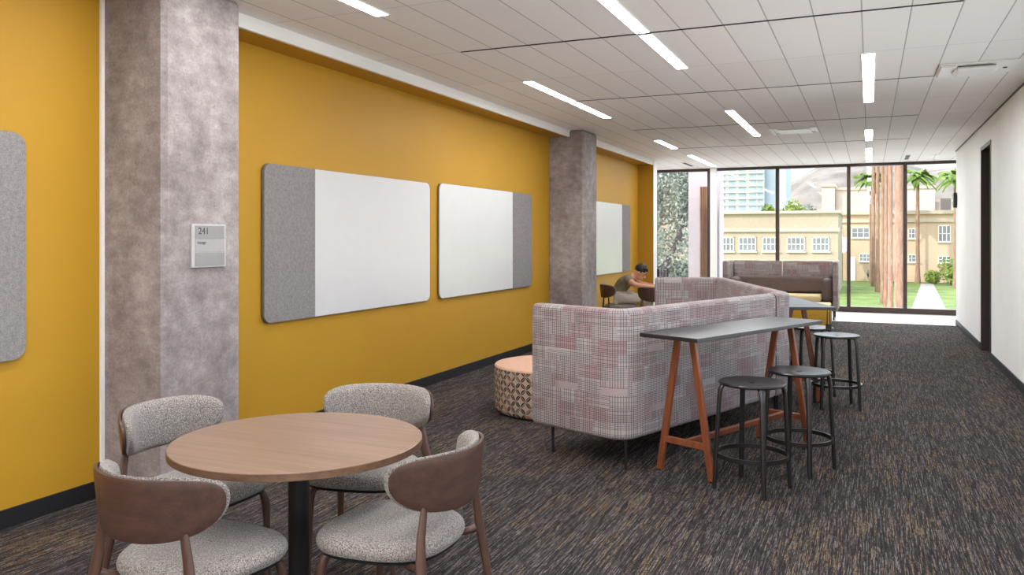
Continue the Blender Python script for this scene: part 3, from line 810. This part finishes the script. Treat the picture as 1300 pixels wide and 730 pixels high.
# ------------------------------------------------------------------ high-backed sofa at the window
fx0, fx1, fy0, fy1 = -2.62, -.53, 16.15, 16.97
ws = thing('high_back_sofa', 'high backed brown sofa with patterned screen in front of the window', 'sofa', (fx0, fy0, 0))
W_ = fx1 - fx0; D_ = fy1 - fy0
def uvpanel(name, lo, hi, bev, m='plaid'):
    b = NB(); box(b, lo, hi, bev, 3); o = obj(name, b, M[m], ws, True); box_uv(o); return o
uvpanel('back_screen', (.10, D_ - .09, .17), (W_ / 2 - .008, D_, 1.075), .03); uvpanel('back_screen', (W_ / 2 + .008, D_ - .09, .17), (W_ - .10, D_, 1.075), .03)
uvpanel('side_screen', (0, 0, .17), (.095, D_, 1.08), .03); uvpanel('side_screen', (W_ - .095, 0, .17), (W_, D_, 1.08), .03)
b = NB(); box(b, (W_ / 2 - .012, D_ - .105, .75), (W_ / 2 + .012, D_ - .085, 1.07), .004); obj('seam_piping', b, M['piping'], ws)
b = NB(); box(b, (.10, D_ - .27, .46), (W_ - .10, D_ - .095, .78), .06, 5); obj('back_cushion', b, M['brown_leather'], ws, True)['label'] = 'plain brown back cushion'
for s in (0, 1):
    b = NB(); x0 = .10 if s == 0 else W_ - .24
    box(b, (x0 - .05 * s, .01, .335), (x0 + .14 + .05 * (1 - s), D_ - .275, .76), .075, 5)
    obj('arm_bolster', b, M['brown_leather'], ws, True)
b = NB(); box(b, (.295, .0, .33), (W_ - .295, D_ - .28, .455), .035, 4); obj('seat_cushion', b, M['cream'], ws, True)
b = NB(); box(b, (.10, .02, .18), (W_ - .10, D_ - .1, .328), .02); obj('seat_base', b, M['brown_leather'], ws, True)
for x in (.08, W_ - .08):
    for y in (.08, D_ - .08):
        b = NB(); tube(b, [(x, y, 0), (x, y, .175)], .014, 10); obj('leg', b, M['black_metal'], ws, True)

# mustard ottoman, side table, far tables and chairs
t = thing('ottoman', 'mustard yellow ottoman with cream top behind the far trestle table', 'ottoman', (-1.45, 14.55, 0))
b = NB(); box(b, (0, 0, .03), (.85, .75, .335), .05, 4); obj('side_cover', b, M['mustard'], t, True)
b = NB(); box(b, (.01, .01, .336), (.84, .74, .40), .03, 4); obj('top_cushion', b, M['cream'], t, True)
b = NB(); box(b, (.06, .06, 0), (.79, .69, .03)); obj('base', b, M['black_base'], t)
t = thing('side_table', 'small dark side table peeking over the sofa in front of the window sofa', 'table', (-1.83, 14.1, 0))
b = NB(); lathe(b, [(0, .662), (.33, .662), (.335, .668), (.335, .678), (.33, .682), (0, .682)], 60); obj('tabletop', b, M['black_top'], t, True)
b = NB(); lathe(b, [(0, .012), (.022, .012), (.022, .661), (0, .661)], 24); obj('pedestal', b, M['black_metal'], t, True)
b = NB(); lathe(b, [(0, 0), (.2, 0), (.2, .008), (.03, .014), (0, .014)], 40); obj('base', b, M['black_metal'], t, True)

GF = 'walnut backed chairs at the far table'
dup(chairD, (-3.60, 12.50, 0), rad(-62), 'walnut backed chair the person sits on', GF)
dup(chairD, (-2.92, 12.14, 0), rad(4), 'walnut backed chair at the far table, just right of the seated person', GF)
t = thing('far_round_table', 'far table the seated person leans on, mostly hidden by the sofa', 'table', (-2.86, 12.66, 0))
b = NB(); lathe(b, [(0, .7115), (.43, .7115), (.432, .714), (.432, .736), (.43, .738), (0, .738)], 80); obj('tabletop', b, M['oak'], t, True, angle=30)
b = NB(); lathe(b, [(0, .02), (.041, .02), (.041, .7), (.12, .7), (.12, .711), (0, .711)], 30); obj('pedestal', b, M['black_metal'], t, True)
b = NB(); lathe(b, [(0, 0), (.25, 0), (.25, .01), (.05, .022), (0, .022)], 40); obj('base', b, M['black_metal'], t, True)
# black chair by the window, only its back shows
t = thing('black_chair', 'black chair by the window, its back showing above the sofa', 'chair', (-4.0, 16.75, 0), rad(20))
b = NB(); box(b, (-.22, -.22, .43), (.22, .22, .46), .012); obj('seat', b, M['black_metal'], t)
b = NB(); box(b, (-.21, .20, .66), (.02, .225, .875), .008); obj('backrest', b, M['black_metal'], t)
b = NB()
for x in (.06, .12, .19): tube(b, [(x, .212, .46), (x, .212, .88)], .008, 8)
for z in (.70, .78, .87): tube(b, [(.02, .212, z), (.2, .212, z)], .007, 8)
obj('back_frame', b, M['black_metal'], t, True)
for x in (-.2, .2):
    for y in (-.2, .2):
        b = NB(); tube(b, [(x, y, 0), (x, y, .44 if y < 0 else .88)], .011, 8); obj('leg', b, M['black_metal'], t, True)

# ================================================================== seated person
def skin_mesh(verts, edges, radii, sub=2, root=0):
    me = bpy.data.meshes.new('body'); me.from_pydata([tuple(v) for v in verts], edges, []); me.update()
    o = bpy.data.objects.new('tmp', me); C.objects.link(o)
    o.modifiers.new('skin', 'SKIN').use_smooth_shade = True
    for i, r in enumerate(radii):
        rr = r if hasattr(r, '__len__') else (r, r)
        me.skin_vertices[0].data[i].radius = rr; me.skin_vertices[0].data[i].use_root = (i == root)
    sm = o.modifiers.new('sub', 'SUBSURF'); sm.levels = sub; sm.render_levels = sub
    bpy.context.view_layer.update()
    ev = o.evaluated_get(bpy.context.evaluated_depsgraph_get()); new = bpy.data.meshes.new_from_object(ev)
    bpy.data.objects.remove(o); b = NB(); b.from_mesh(new); bpy.data.meshes.remove(new); return b

def ellipsoid(bm, c, r, rot=None, seg=20):
    t = bmesh.new(); bmesh.ops.create_uvsphere(t, u_segments=seg, v_segments=seg // 2 + 2, radius=1)
    m = Matrix.Translation(Vector(c)) @ (rot.to_4x4() if rot else Matrix.Identity(4)) @ Matrix.Diagonal((*r, 1))
    bmesh.ops.transform(t, matrix=m, verts=t.verts); merge(bm, t); return bm

person = thing('person', 'person in olive shirt and stone trousers sitting bent over the far table, arms forward', 'person', (-3.59, 12.50, 0), rad(-84))
V, E, Rr = [], [], []
def node(p, r, parent=None):
    V.append(Vector(p)); Rr.append(r); i = len(V) - 1
    if parent is not None: E.append((parent, i))
    return i
pel = node((0, -.02, .595), (.14, .105))
w1 = node((0, -.035, .69), (.135, .105), pel); ch = node((0, .025, .80), (.150, .112), w1); up = node((0, .115, .885), (.135, .10), ch)
nk = node((0, .195, .925), .054, up); hb = node((0, .24, .95), (.062, .068), nk); hm = node((0, .288, .98), (.076, .092), hb); hc = node((0, .312, 1.03), (.068, .082), hm)
hands = []
for s in (-1, 1):
    sh = node((s * .175, .115, .885), .062, up); el = node((s * .225, .245, .802), .042, sh)
    wr = node((s * .13, .455, .775), .028, el); pm = node((s * .105, .525, .768), (.036, .018), wr)
    for k in range(4):
        x = s * (.105 + (k - 1.5) * .019); ln = (.030, .036, .034, .026)[k]
        f1 = node((x, .558, .772), .0085, pm); f2 = node((x - s * .004, .558 + ln, .765), .008, f1); node((x - s * .010, .563 + ln * 1.55, .751), .007, f2)
    th = node((s * .070, .515, .766), .0095, pm); node((s * .056, .545, .756), .008, th)
    hp = node((s * .095, .03, .58), .08, pel); kn = node((s * .13, .43, .56), .056, hp); an = node((s * .135, .40, .10), .038, kn)
    ft = node((s * .14, .50, .045), (.036, .028), an); node((s * .14, .57, .035), (.032, .02), ft)
body = skin_mesh(V, E, Rr, 2, pel)
rx = Matrix.Rotation(rad(-38), 3, 'X')
def hd(x, y, z): return Vector((0, .296, .99)) + rx @ Vector((x, y, z))
ellipsoid(body, hd(0, .0, .01), (.074, .092, .112), rx, 28)            # cranium
ellipsoid(body, hd(0, .035, -.065), (.055, .058, .055), rx)            # jaw
ellipsoid(body, hd(0, .098, -.025), (.014, .02, .024), rx, 12)         # nose
ellipsoid(body, hd(0, .088, -.068), (.026, .012, .010), rx, 12)        # lips
for s in (-1, 1): ellipsoid(body, hd(s * .076, -.005, -.02), (.010, .020, .032), rx, 12)
obj('body', body, M['skin'], person, True, angle=180)
b = NB()
for s in (-1, 1): ellipsoid(b, hd(s * .030, .084, .005), (.012, .008, .007), rx, 10)
obj('eyes', b, M['eye'], person, True)
b = NB()
for s in (-1, 1): ellipsoid(b, hd(s * .032, .090, .028), (.020, .006, .005), rx, 10)
obj('eyebrows', b, M['hair'], person, True)
b = NB(); ellipsoid(b, hd(0, -.016, .045), (.084, .098, .092), rx, 32)
for v in b.verts:
    v.co += Vector((mnoise.noise(v.co * 30), mnoise.noise(v.co * 30 + Vector((5, 0, 0))), mnoise.noise(v.co * 30 + Vector((0, 9, 0))))) * .012
for k in range(24):
    a = rad(-70 + 140 * k / 23); ellipsoid(b, hd(.062 * sin(a), .062 * cos(a), .088 + random.uniform(-.01, .01)), (.016, .026, .018), rx, 8)
obj('hair', b, M['hair'], person, True, angle=180)
V, E, Rr = [], [], []
a = node((0, -.025, .615), (.162, .122)); c = node((0, -.04, .69), (.158, .122), a); d_ = node((0, .022, .80), (.172, .128), c); e_ = node((0, .112, .882), (.150, .110), d_); node((0, .165, .918), (.070, .068), e_)
for s in (-1, 1):
    q = node((s * .175, .115, .885), .078, e_); node((s * .208, .20, .83), .064, q)
obj('shirt', skin_mesh(V, E, Rr, 2, 0), M['shirt'], person, True, angle=180)
V, E, Rr = [], [], []
a = node((0, -.02, .60), (.160, .110))
for s in (-1, 1):
    q = node((s * .095, .03, .585), .092, a); k_ = node((s * .13, .43, .562), .070, q); node((s * .135, .405, .14), .06, k_)
obj('trousers', skin_mesh(V, E, Rr, 2, 0), M['trousers'], person, True, angle=180)
b = NB()
for s in (-1, 1): ellipsoid(b, (s * .14, .48, .045), (.050, .135, .045))
obj('shoes', b, M['shoe'], person, True)

# ================================================================== outside
GZ = -4.0
b = NB(); poly_prism(b, [(-300, 24), (300, 24), (500, 900), (-500, 900)], GZ - .3, GZ); o = struct('ground', b, M['lawn'])
b = NB(); poly_prism(b, [(2.2, 40), (5.0, 40), (5.2, 67), (6.9, 108), (5.6, 108), (2.76, 67)], GZ, GZ + .03); o = struct('footpath', b, M['path'])
b = NB(); box(b, (-60, 18.7, GZ - .2), (60, 56, GZ + .02)); struct('added_bounce_ground', b, M['tile_floor'])  # unseen pale ground added to bounce light up to the ceiling
# outside pier beside the first pane
xa, xb_, xc = at_y(874, 300, 19.3).x, at_y(889, 300, 19.3).x, at_y(899, 300, 19.3).x
t = thing('facade_pier', 'lilac grey outdoor pier with a brown louvre beyond the leftmost window pane', 'pier', (xa, 19.3, GZ))
b = NB(); box(b, (0, 0, 0), (.72, .6, 8.2), .01); obj('pier_wall', b, M['lilac'], t)
b = NB()
for k in range(6): box(b, (xb_ - xa + k * .048, -.05, 3.6), (xb_ - xa + k * .048 + .034, -.001, 6.72), .003)
obj('louvre', b, M['louver'], t)

def block(name, root, x0, x1, y0, y1, za, zb, m): 
    b = NB(); box(b, (x0 - root.location.x, y0 - root.location.y, za - root.location.z), (x1 - root.location.x, y1 - root.location.y, zb - root.location.z)); return obj(name, b, M[m], root)
def facade_window(root, u0, u1, v0, v1, Y, bars=3, sill=True):
    a = at_y(u0, v0, Y); c = at_y(u1, v1, Y); w = c.x - a.x; h = a.z - c.z
    ox, oy, oz = a.x - root.location.x, Y - root.location.y, c.z - root.location.z
    b = NB(); f = .09; y0, y1 = oy - .10, oy - .005
    box(b, (ox, y0, oz), (ox + w, y1, oz + f)); box(b, (ox, y0, oz + h - f), (ox + w, y1, oz + h))
    box(b, (ox, y0, oz), (ox + f, y1, oz + h)); box(b, (ox + w - f, y0, oz), (ox + w, y1, oz + h))
    for k in range(1, bars): box(b, (ox + w * k / bars - .035, y0 + .02, oz), (ox + w * k / bars + .035, y1, oz + h))
    box(b, (ox, y0 + .02, oz + h * .5 - .03), (ox + w, y1, oz + h * .5 + .03))
    if sill: box(b, (ox - .1, y0 - .12, oz - .12), (ox + w + .1, y1, oz))
    fr = obj('window', b, M['win_frame'], root)
    p = NB(); box(p, (ox + f, oy - .05, oz + f), (ox + w - f, oy - .006, oz + h - f)); obj('pane', p, M['win_dark'], fr)
# near tan building on the left
Y1 = 85; xl, xr = at_y(840, 300, Y1).x - 6, at_y(1064, 300, Y1).x; zt = at_y(1000, 271, Y1).z
B1 = thing('building', 'low tan building with a row of white framed windows behind the window sofa', 'building', (xl, Y1, GZ))
block('wall', B1, xl, xr, Y1, Y1 + 14, GZ, zt, 'tan')
zl = at_y(1000, 291, Y1).z; zb_ = at_y(1000, 331, Y1).z
block('cornice', B1, xl - .2, xr + .2, Y1 - .35, Y1 + 14.2, zt, zt + .25, 'ledge'); block('cornice', B1, xl - .1, xr + .12, Y1 - .2, Y1, zl - .25, zl + .12, 'ledge'); block('cornice', B1, xl - .1, xr + .12, Y1 - .25, Y1, zb_ - .2, zb_ + .1, 'ledge')
for u0, u1 in ((884, 906), (912, 932), (938, 960), (968, 989), (999, 1022), (1031, 1053)): facade_window(B1, u0, u1, 301, 319, Y1, 4)
for u0, u1 in ((912, 924), (940, 960), (980, 1000)): facade_window(B1, u0, u1, 336, 358, Y1, 2)
# far building
Y2 = 112; xl2, xr2 = at_y(1040, 300, Y2).x, at_y(1300, 300, Y2).x; zt2 = at_y(1150, 272, Y2).z; 
B2 = thing('building', 'two storey peach stucco building across the lawn behind the palms', 'building', (xl2, Y2, GZ))
block('wall', B2, xl2, xr2, Y2, Y2 + 18, GZ, zt2, 'tan2')
block('cornice', B2, xl2, xr2, Y2 - .5, Y2 + 18, zt2, zt2 + .45, 'ledge'); block('cornice', B2, xl2, xr2, Y2 - .25, Y2, zt2 - 1.0, zt2 - .55, 'ledge')
for q in ((1081, 1104, 289, 302), (1091, 1105, 322, 332), (1153, 1166, 290, 303), (1191, 1207, 286, 307), (1153, 1167, 323, 333), (1191, 1207, 325, 334), (1056, 1070, 289, 302)): facade_window(B2, *q, Y2, 3)
b = NB(); a = at_y(1080, 326, Y2); c = at_y(1086, 357, Y2); box(b, (a.x - xl2, -.08, .0), (c.x - xl2, -.002, a.z - GZ)); obj('door', b, M['win_frame'], B2)
b = NB(); a = at_y(1069, 312, Y2 - 3)
lathe(b, [(0, -.28), (.45, -.22), (.85, -.06), (1.08, .16), (1.04, .17), (.8, 0), (.4, -.14), (0, -.2)], 36)
bmesh.ops.transform(b, matrix=Matrix.Translation((0, 0, 0)) @ Matrix.Rotation(rad(70), 4, 'X') @ Matrix.Rotation(rad(-25), 4, 'Y'), verts=b.verts)
dish = thing('satellite_dish', 'white satellite dish at the corner of the low tan building', 'satellite dish', (a.x, a.y, GZ))
bmesh.ops.translate(b, verts=b.verts, vec=(0, 0, a.z - GZ)); obj('dish', b, M['far_white'], dish, True)
b = NB(); tube(b, [(0, .35, 0), (0, .35, a.z - GZ), (0, .1, a.z - GZ)], .09, 10); obj('mast', b, M['board_edge'], dish, True)
# white upper volumes on the far roof
Y3 = 122
for nm, (u0, u1, v0, lab) in {'a': (1043, 1060, 237, 'blank cream roof block at the left end of the far building'), 'b': (1060, 1112, 241, 'wide cream roof block behind the palm trunks'), 'c': (1150, 1188, 239, 'cream roof block right of the single thin palm'), 'd': (1188, 1300, 256, 'long low cream roof block at the right edge of the window')}.items():
    a = at_y(u0, v0, Y3); c = at_y(u1, 280, Y3); ya = Y3 + {'a': 0, 'b': .8, 'c': 1.2, 'd': 2.5}[nm]
    r = thing('roof_block', lab, 'building', (a.x, ya, zt2 + .45)); b = NB(); box(b, (0, 0, 0), (c.x - a.x - .02, 8, a.z - zt2 - .45)); obj('wall', b, M['cream_wall'], r)
    b = NB(); box(b, (-.1, -.25, a.z - zt2 - .45), (c.x - a.x + .06, 8.1, a.z - zt2 - .1)); obj('parapet', b, M['ledge'], r)
a = at_y(1200, 257, 118); r = thing('roof_unit', 'grey mechanical unit on the far roof right of the thin palm', 'roof unit', (a.x - .6, 117, zt2 + .45))
b = NB(); box(b, (0, 0, .05), (1.2, 1.2, 1.7), .05); obj('housing', b, M['board_edge'], r); b = NB()
for k in range(6): box(b, (.12, -.05, .3 + k * .2), (1.08, .0, .38 + k * .2))
box(b, (.1, .1, 0), (1.1, 1.1, .05)); obj('grille', b, M['slot_grey'], r)
# tower
Y4 = 270; xa = at_y(860, 300, Y4).x; xm = at_y(970, 300, Y4).x; xz = at_y(997, 300, Y4).x; zt = at_y(930, 190, Y4).z
T = thing('tower', 'tall pale tower block with rows of blue windows at the left of the window', 'building', (xa, Y4, GZ))
b = NB(); box(b, (0, 0, 0), (xm - xa, 20, zt - GZ)); obj('wall', b, M['far_white'], T); b = NB(); box(b, (xm - xa, 2.5, 0), (xz - xa, 20, zt - GZ + 3)); obj('side_wing', b, M['far_blue'], T)
for i, v in enumerate(range(206, 276, 8)):
    z = at_y(930, v, Y4).z - GZ
    for k, u in enumerate((864, 880, 896, 912, 925, 938, 951, 962)):
        x0 = at_y(u, 300, Y4).x - xa; b = NB(); box(b, (x0, -.25, z - 1.35), (x0 + (2.2 if k < 7 else 1.5), -.01, z)); obj('window', b, M['far_glass'], T)
    b = NB(); box(b, (0, -.9, z - 1.75), (xm - xa, -.0, z - 1.5)); obj('balcony_slab', b, M['far_white'], T)
b = NB(); z = at_y(930, 268, Y4).z - GZ; box(b, (0, -1.6, z - 3), (xm - xa + 3, 0, z)); obj('podium', b, M['far_blue'], T)
# mountain
t = NB(); N1, N2 = 60, 24; grid = []
p0, p1 = at_y(930, 300, 900), at_y(1330, 300, 900)
for i in range(N1 + 1):
    row = []
    for j in range(N2 + 1):
        x = p0.x + (p1.x - p0.x) * i / N1; u = 930 + 400 * i / N1
        ridge = 58 + 45 * (1 / (1 + math.exp(-(u - 1015) / 18))) - 12 * max(0, (u - 1110) / 120)
        f = j / N2; prof_ = sin(min(1, f * 1.25) * pi / 2) if f < .8 else 1 - (f - .8) * 1.2
        y = 700 + 400 * f; n = mnoise.fractal(Vector((x * .012, y * .012, 1)), 1.0, 2.0, 5) * 16
        row.append(t.verts.new((x, y, GZ + ridge * .9 * prof_ + n * .6 * prof_)))
    grid.append(row)
for i in range(N1):
    for j in range(N2): t.faces.new((grid[i][j], grid[i + 1][j], grid[i + 1][j + 1], grid[i][j + 1]))
o = obj('mountain', t, M['rock'], None, False); tag(o, 'bare rocky brown mountain on the skyline behind the buildings', 'mountain')

def foliage(bm, blobs, n, size, seed=1):
    rnd = random.Random(seed)
    for _ in range(n):
        c, r = rnd.choice(blobs)
        d = Vector((rnd.gauss(0, 1), rnd.gauss(0, 1), rnd.gauss(0, 1))).normalized() * rnd.random() ** .4
        p = Vector(c) + Vector((d.x * r[0], d.y * r[1], d.z * r[2]))
        a = Vector((rnd.gauss(0, 1), rnd.gauss(0, 1), rnd.gauss(0, 1))).normalized(); bb = a.cross(Vector((rnd.gauss(0, 1), rnd.gauss(0, 1), rnd.gauss(0, 1)))).normalized()
        s = size * rnd.uniform(.6, 1.3)
        vs = [bm.verts.new(p + a * s), bm.verts.new(p + bb * s * .5), bm.verts.new(p - a * s), bm.verts.new(p - bb * s * .5)]; bm.faces.new(vs)
    return bm

def palm(x, y, h, r, label, crown=1.6, nf=22, seed=0, lean=0):
    rnd = random.Random(seed)
    t = thing('palm_tree', label, 'palm tree', (x, y, GZ), 0, 'palm trees on the lawn')
    b = NB(); pts, rr = [], []
    for k in range(25): q = k / 24; pts.append((lean * q * q, 0, h * q)); rr.append(r * (1.35 - .45 * min(1, q * 6) - .12 * q) * (1.04 if k % 2 else .98))
    tube(b, pts, rr, 14); obj('trunk', b, M['bark'], t, True)
    b = NB()
    for k in range(nf):
        az = 2 * pi * k / nf + rnd.uniform(-.2, .2); el = rnd.uniform(-.5, 1.1); L = crown * rnd.uniform(.8, 1.15); prev = None
        for q in range(7):
            f = q / 6; rad_ = L * f * cos(el * (1 - f * .3)); zz = L * (f * sin(el) - .55 * f * f)
            c = Vector((lean + rad_ * cos(az), rad_ * sin(az), h + zz)); side = Vector((-sin(az), cos(az), -.25)) * (.26 * L * sin(pi * min(1, f + .12)) + .01)
            cur = (b.verts.new(c - side + Vector((0, 0, -.12 * L * f))), b.verts.new(c), b.verts.new(c + side * 1 + Vector((0, 0, -.12 * L * f))))
            if prev: b.faces.new((prev[0], prev[1], cur[1], cur[0])); b.faces.new((prev[1], prev[2], cur[2], cur[1]))
            prev = cur
    obj('fronds', b, M['frond'], t)
    return t
for i, (x, y, r, lab) in enumerate(((1.2, 40, .22, 'widest palm trunk, at the right end of the close row of palms'), (1.1, 52, .15, 'palm trunk second from the right in the close row'), (1.05, 62, .15, 'palm trunk third from the right in the close row'),
                                    (1.0, 75, .17, 'palm trunk fourth from the right in the close row'), (.75, 90, .20, 'palm trunk second from the left in the close row'), (.4, 100, .22, 'leftmost palm trunk of the close row'))):
    palm(x, y, 14.6 + i * .25, r, lab, 2.2, 22, i)
a = at_y(1165, 222, 109); palm(a.x, 109, a.z - GZ, .25, 'single thin palm with a small crown right of the close row', 1.9, 30, 11)
a = at_y(1105, 225, 107); palm(a.x, 107, a.z - GZ, .14, 'shorter palm whose crown shows left of the close row', 2.0, 30, 12)
a = at_y(1213, 222, 100); palm(a.x, 100, a.z - GZ, .22, 'palm crown at the right edge of the window, above the roofs', 1.9, 30, 13)

def tree(label, x, y, blobs, n, size, m, trunk, seed, name='tree', cat='tree', grp=None):
    t = thing(name, label, cat, (x, y, GZ), 0, grp)
    b = NB(); foliage(b, blobs, n, size, seed); obj('foliage', b, M[m], t)
    b = NB()
    for pts, rr in trunk: tube(b, pts, rr, 10)
    obj('trunk', b, M['branch'], t, True)
tx = at_y(846, 300, 34).x
tree('grey green tree filling the leftmost window pane', tx, 34, [((0, 0, 5.6), (2.0, 1.4, 1.8)), ((-1.4, .4, 4.0), (1.6, 1.2, 1.5)), ((.5, .2, 7.6), (1.3, 1.2, 1.3)), ((.4, .5, 3.2), (1.1, 1, 1.4)), ((-1.2, 0, 7), (1.2, 1, 1.2))], 15000, .095, 'leaf',
     [([(-.9, -.3, 0), (-.75, -.3, 2), (-.2, -.5, 3.8), (.7, -.6, 5.6), (1.0, -.5, 7)], [.22, .18, .14, .09, .04]), ([(-.75, -.3, 2), (-1.5, -.2, 4.2), (-1.7, 0, 6)], [.14, .09, .04])], 3)
for i, (u, v, y, r, lab, m) in enumerate(((1007, 266, 104, 1.2, 'small green tree above the tan roof, left of the cream roof blocks', 'leaf_bright'), (975, 268, 108, .9, 'low green treetop above the tan roof by the first mullion', 'leaf_bright'), (1026, 268, 110, 1.0, 'low olive treetop above the right end of the tan roof', 'leaf'))):
    a = at_y(u, v, y); hh = a.z - GZ
    tree(lab, a.x, y, [((0, 0, hh), (r, r, r)), ((.5 * r, 0, hh - .8), (r, r, r)), ((-.5 * r, 0, hh - .9), (r, r, r))], 700, .22, m, [([(0, 0, 0), (0, 0, hh)], [.2, .06])], 20 + i)
for i, (u, v, y, r, lab, m) in enumerate(((1184, 351, 108, .85, 'round green shrub at the foot of the far building, beside the path', 'leaf_bright'), (1207, 340, 106, 1.3, 'yellow green bush at the right edge of the window', 'leaf_bright'), (1107, 347, 109, .55, 'small shrub left of the palm trunks at the far building', 'leaf'))):
    a = at_y(u, v, y); hh = max(r, a.z - GZ)
    tree(lab, a.x, y, [((0, 0, hh), (r * 1.1, r, r * .9)), ((0, 0, hh * .6), (r * .9, r, hh * .55))], 900, .17, m, [([(0, 0, 0), (0, 0, hh)], [.1, .04])], 30 + i, 'shrub', 'shrub')

# ================================================================== light, sky, camera
w = bpy.data.worlds.new('World'); bpy.context.scene.world = w; w.use_nodes = True
nt = w.node_tree; bg = nt.nodes['Background']
sky = nt.nodes.new('ShaderNodeTexSky'); sky.sky_type = 'NISHITA'; sky.sun_disc = False; sky.sun_elevation = rad(42); sky.sun_rotation = rad(205)
sky.air_density = 1.0; sky.dust_density = 2.5; sky.ozone_density = 1.0
# added glow in the unseen sky above the far side, lights the room
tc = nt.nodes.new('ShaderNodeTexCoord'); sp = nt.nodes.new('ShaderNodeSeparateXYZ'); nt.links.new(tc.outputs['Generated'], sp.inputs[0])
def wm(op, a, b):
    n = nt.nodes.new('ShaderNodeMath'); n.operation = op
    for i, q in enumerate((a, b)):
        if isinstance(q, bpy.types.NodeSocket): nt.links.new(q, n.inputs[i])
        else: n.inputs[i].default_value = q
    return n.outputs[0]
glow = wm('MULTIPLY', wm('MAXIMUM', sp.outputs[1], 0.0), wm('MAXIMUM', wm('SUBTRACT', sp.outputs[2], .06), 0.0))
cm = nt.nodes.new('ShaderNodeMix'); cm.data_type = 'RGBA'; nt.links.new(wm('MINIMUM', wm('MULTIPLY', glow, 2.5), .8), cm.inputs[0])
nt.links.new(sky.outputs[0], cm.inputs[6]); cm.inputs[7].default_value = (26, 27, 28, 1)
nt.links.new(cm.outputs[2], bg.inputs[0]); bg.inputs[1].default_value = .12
S = bpy.data.lights.new('sun', 'SUN'); S.energy = 1.15; S.angle = rad(.6); S.color = (1, .95, .86)
so = bpy.data.objects.new('sun', S); C.objects.link(so); so.rotation_euler = Vector((.66, .52, -.56)).to_track_quat('-Z', 'Y').to_euler(); so.location = (0, -20, 30)

cam = bpy.data.cameras.new('camera'); cam.sensor_width = 36; cam.lens = 36 * 1035 / 1300; cam.shift_y = -64 / 1300; cam.clip_end = 3000
co = bpy.data.objects.new('camera', cam); C.objects.link(co); co.location = (0, 0, H); co.rotation_euler = (pi / 2, 0, TH)
sc = bpy.context.scene; sc.camera = co
vs = sc.view_settings; vs.view_transform = 'Standard'; vs.look = 'None'; vs.gamma = 1; vs.use_curve_mapping = False; vs.exposure = 1.58
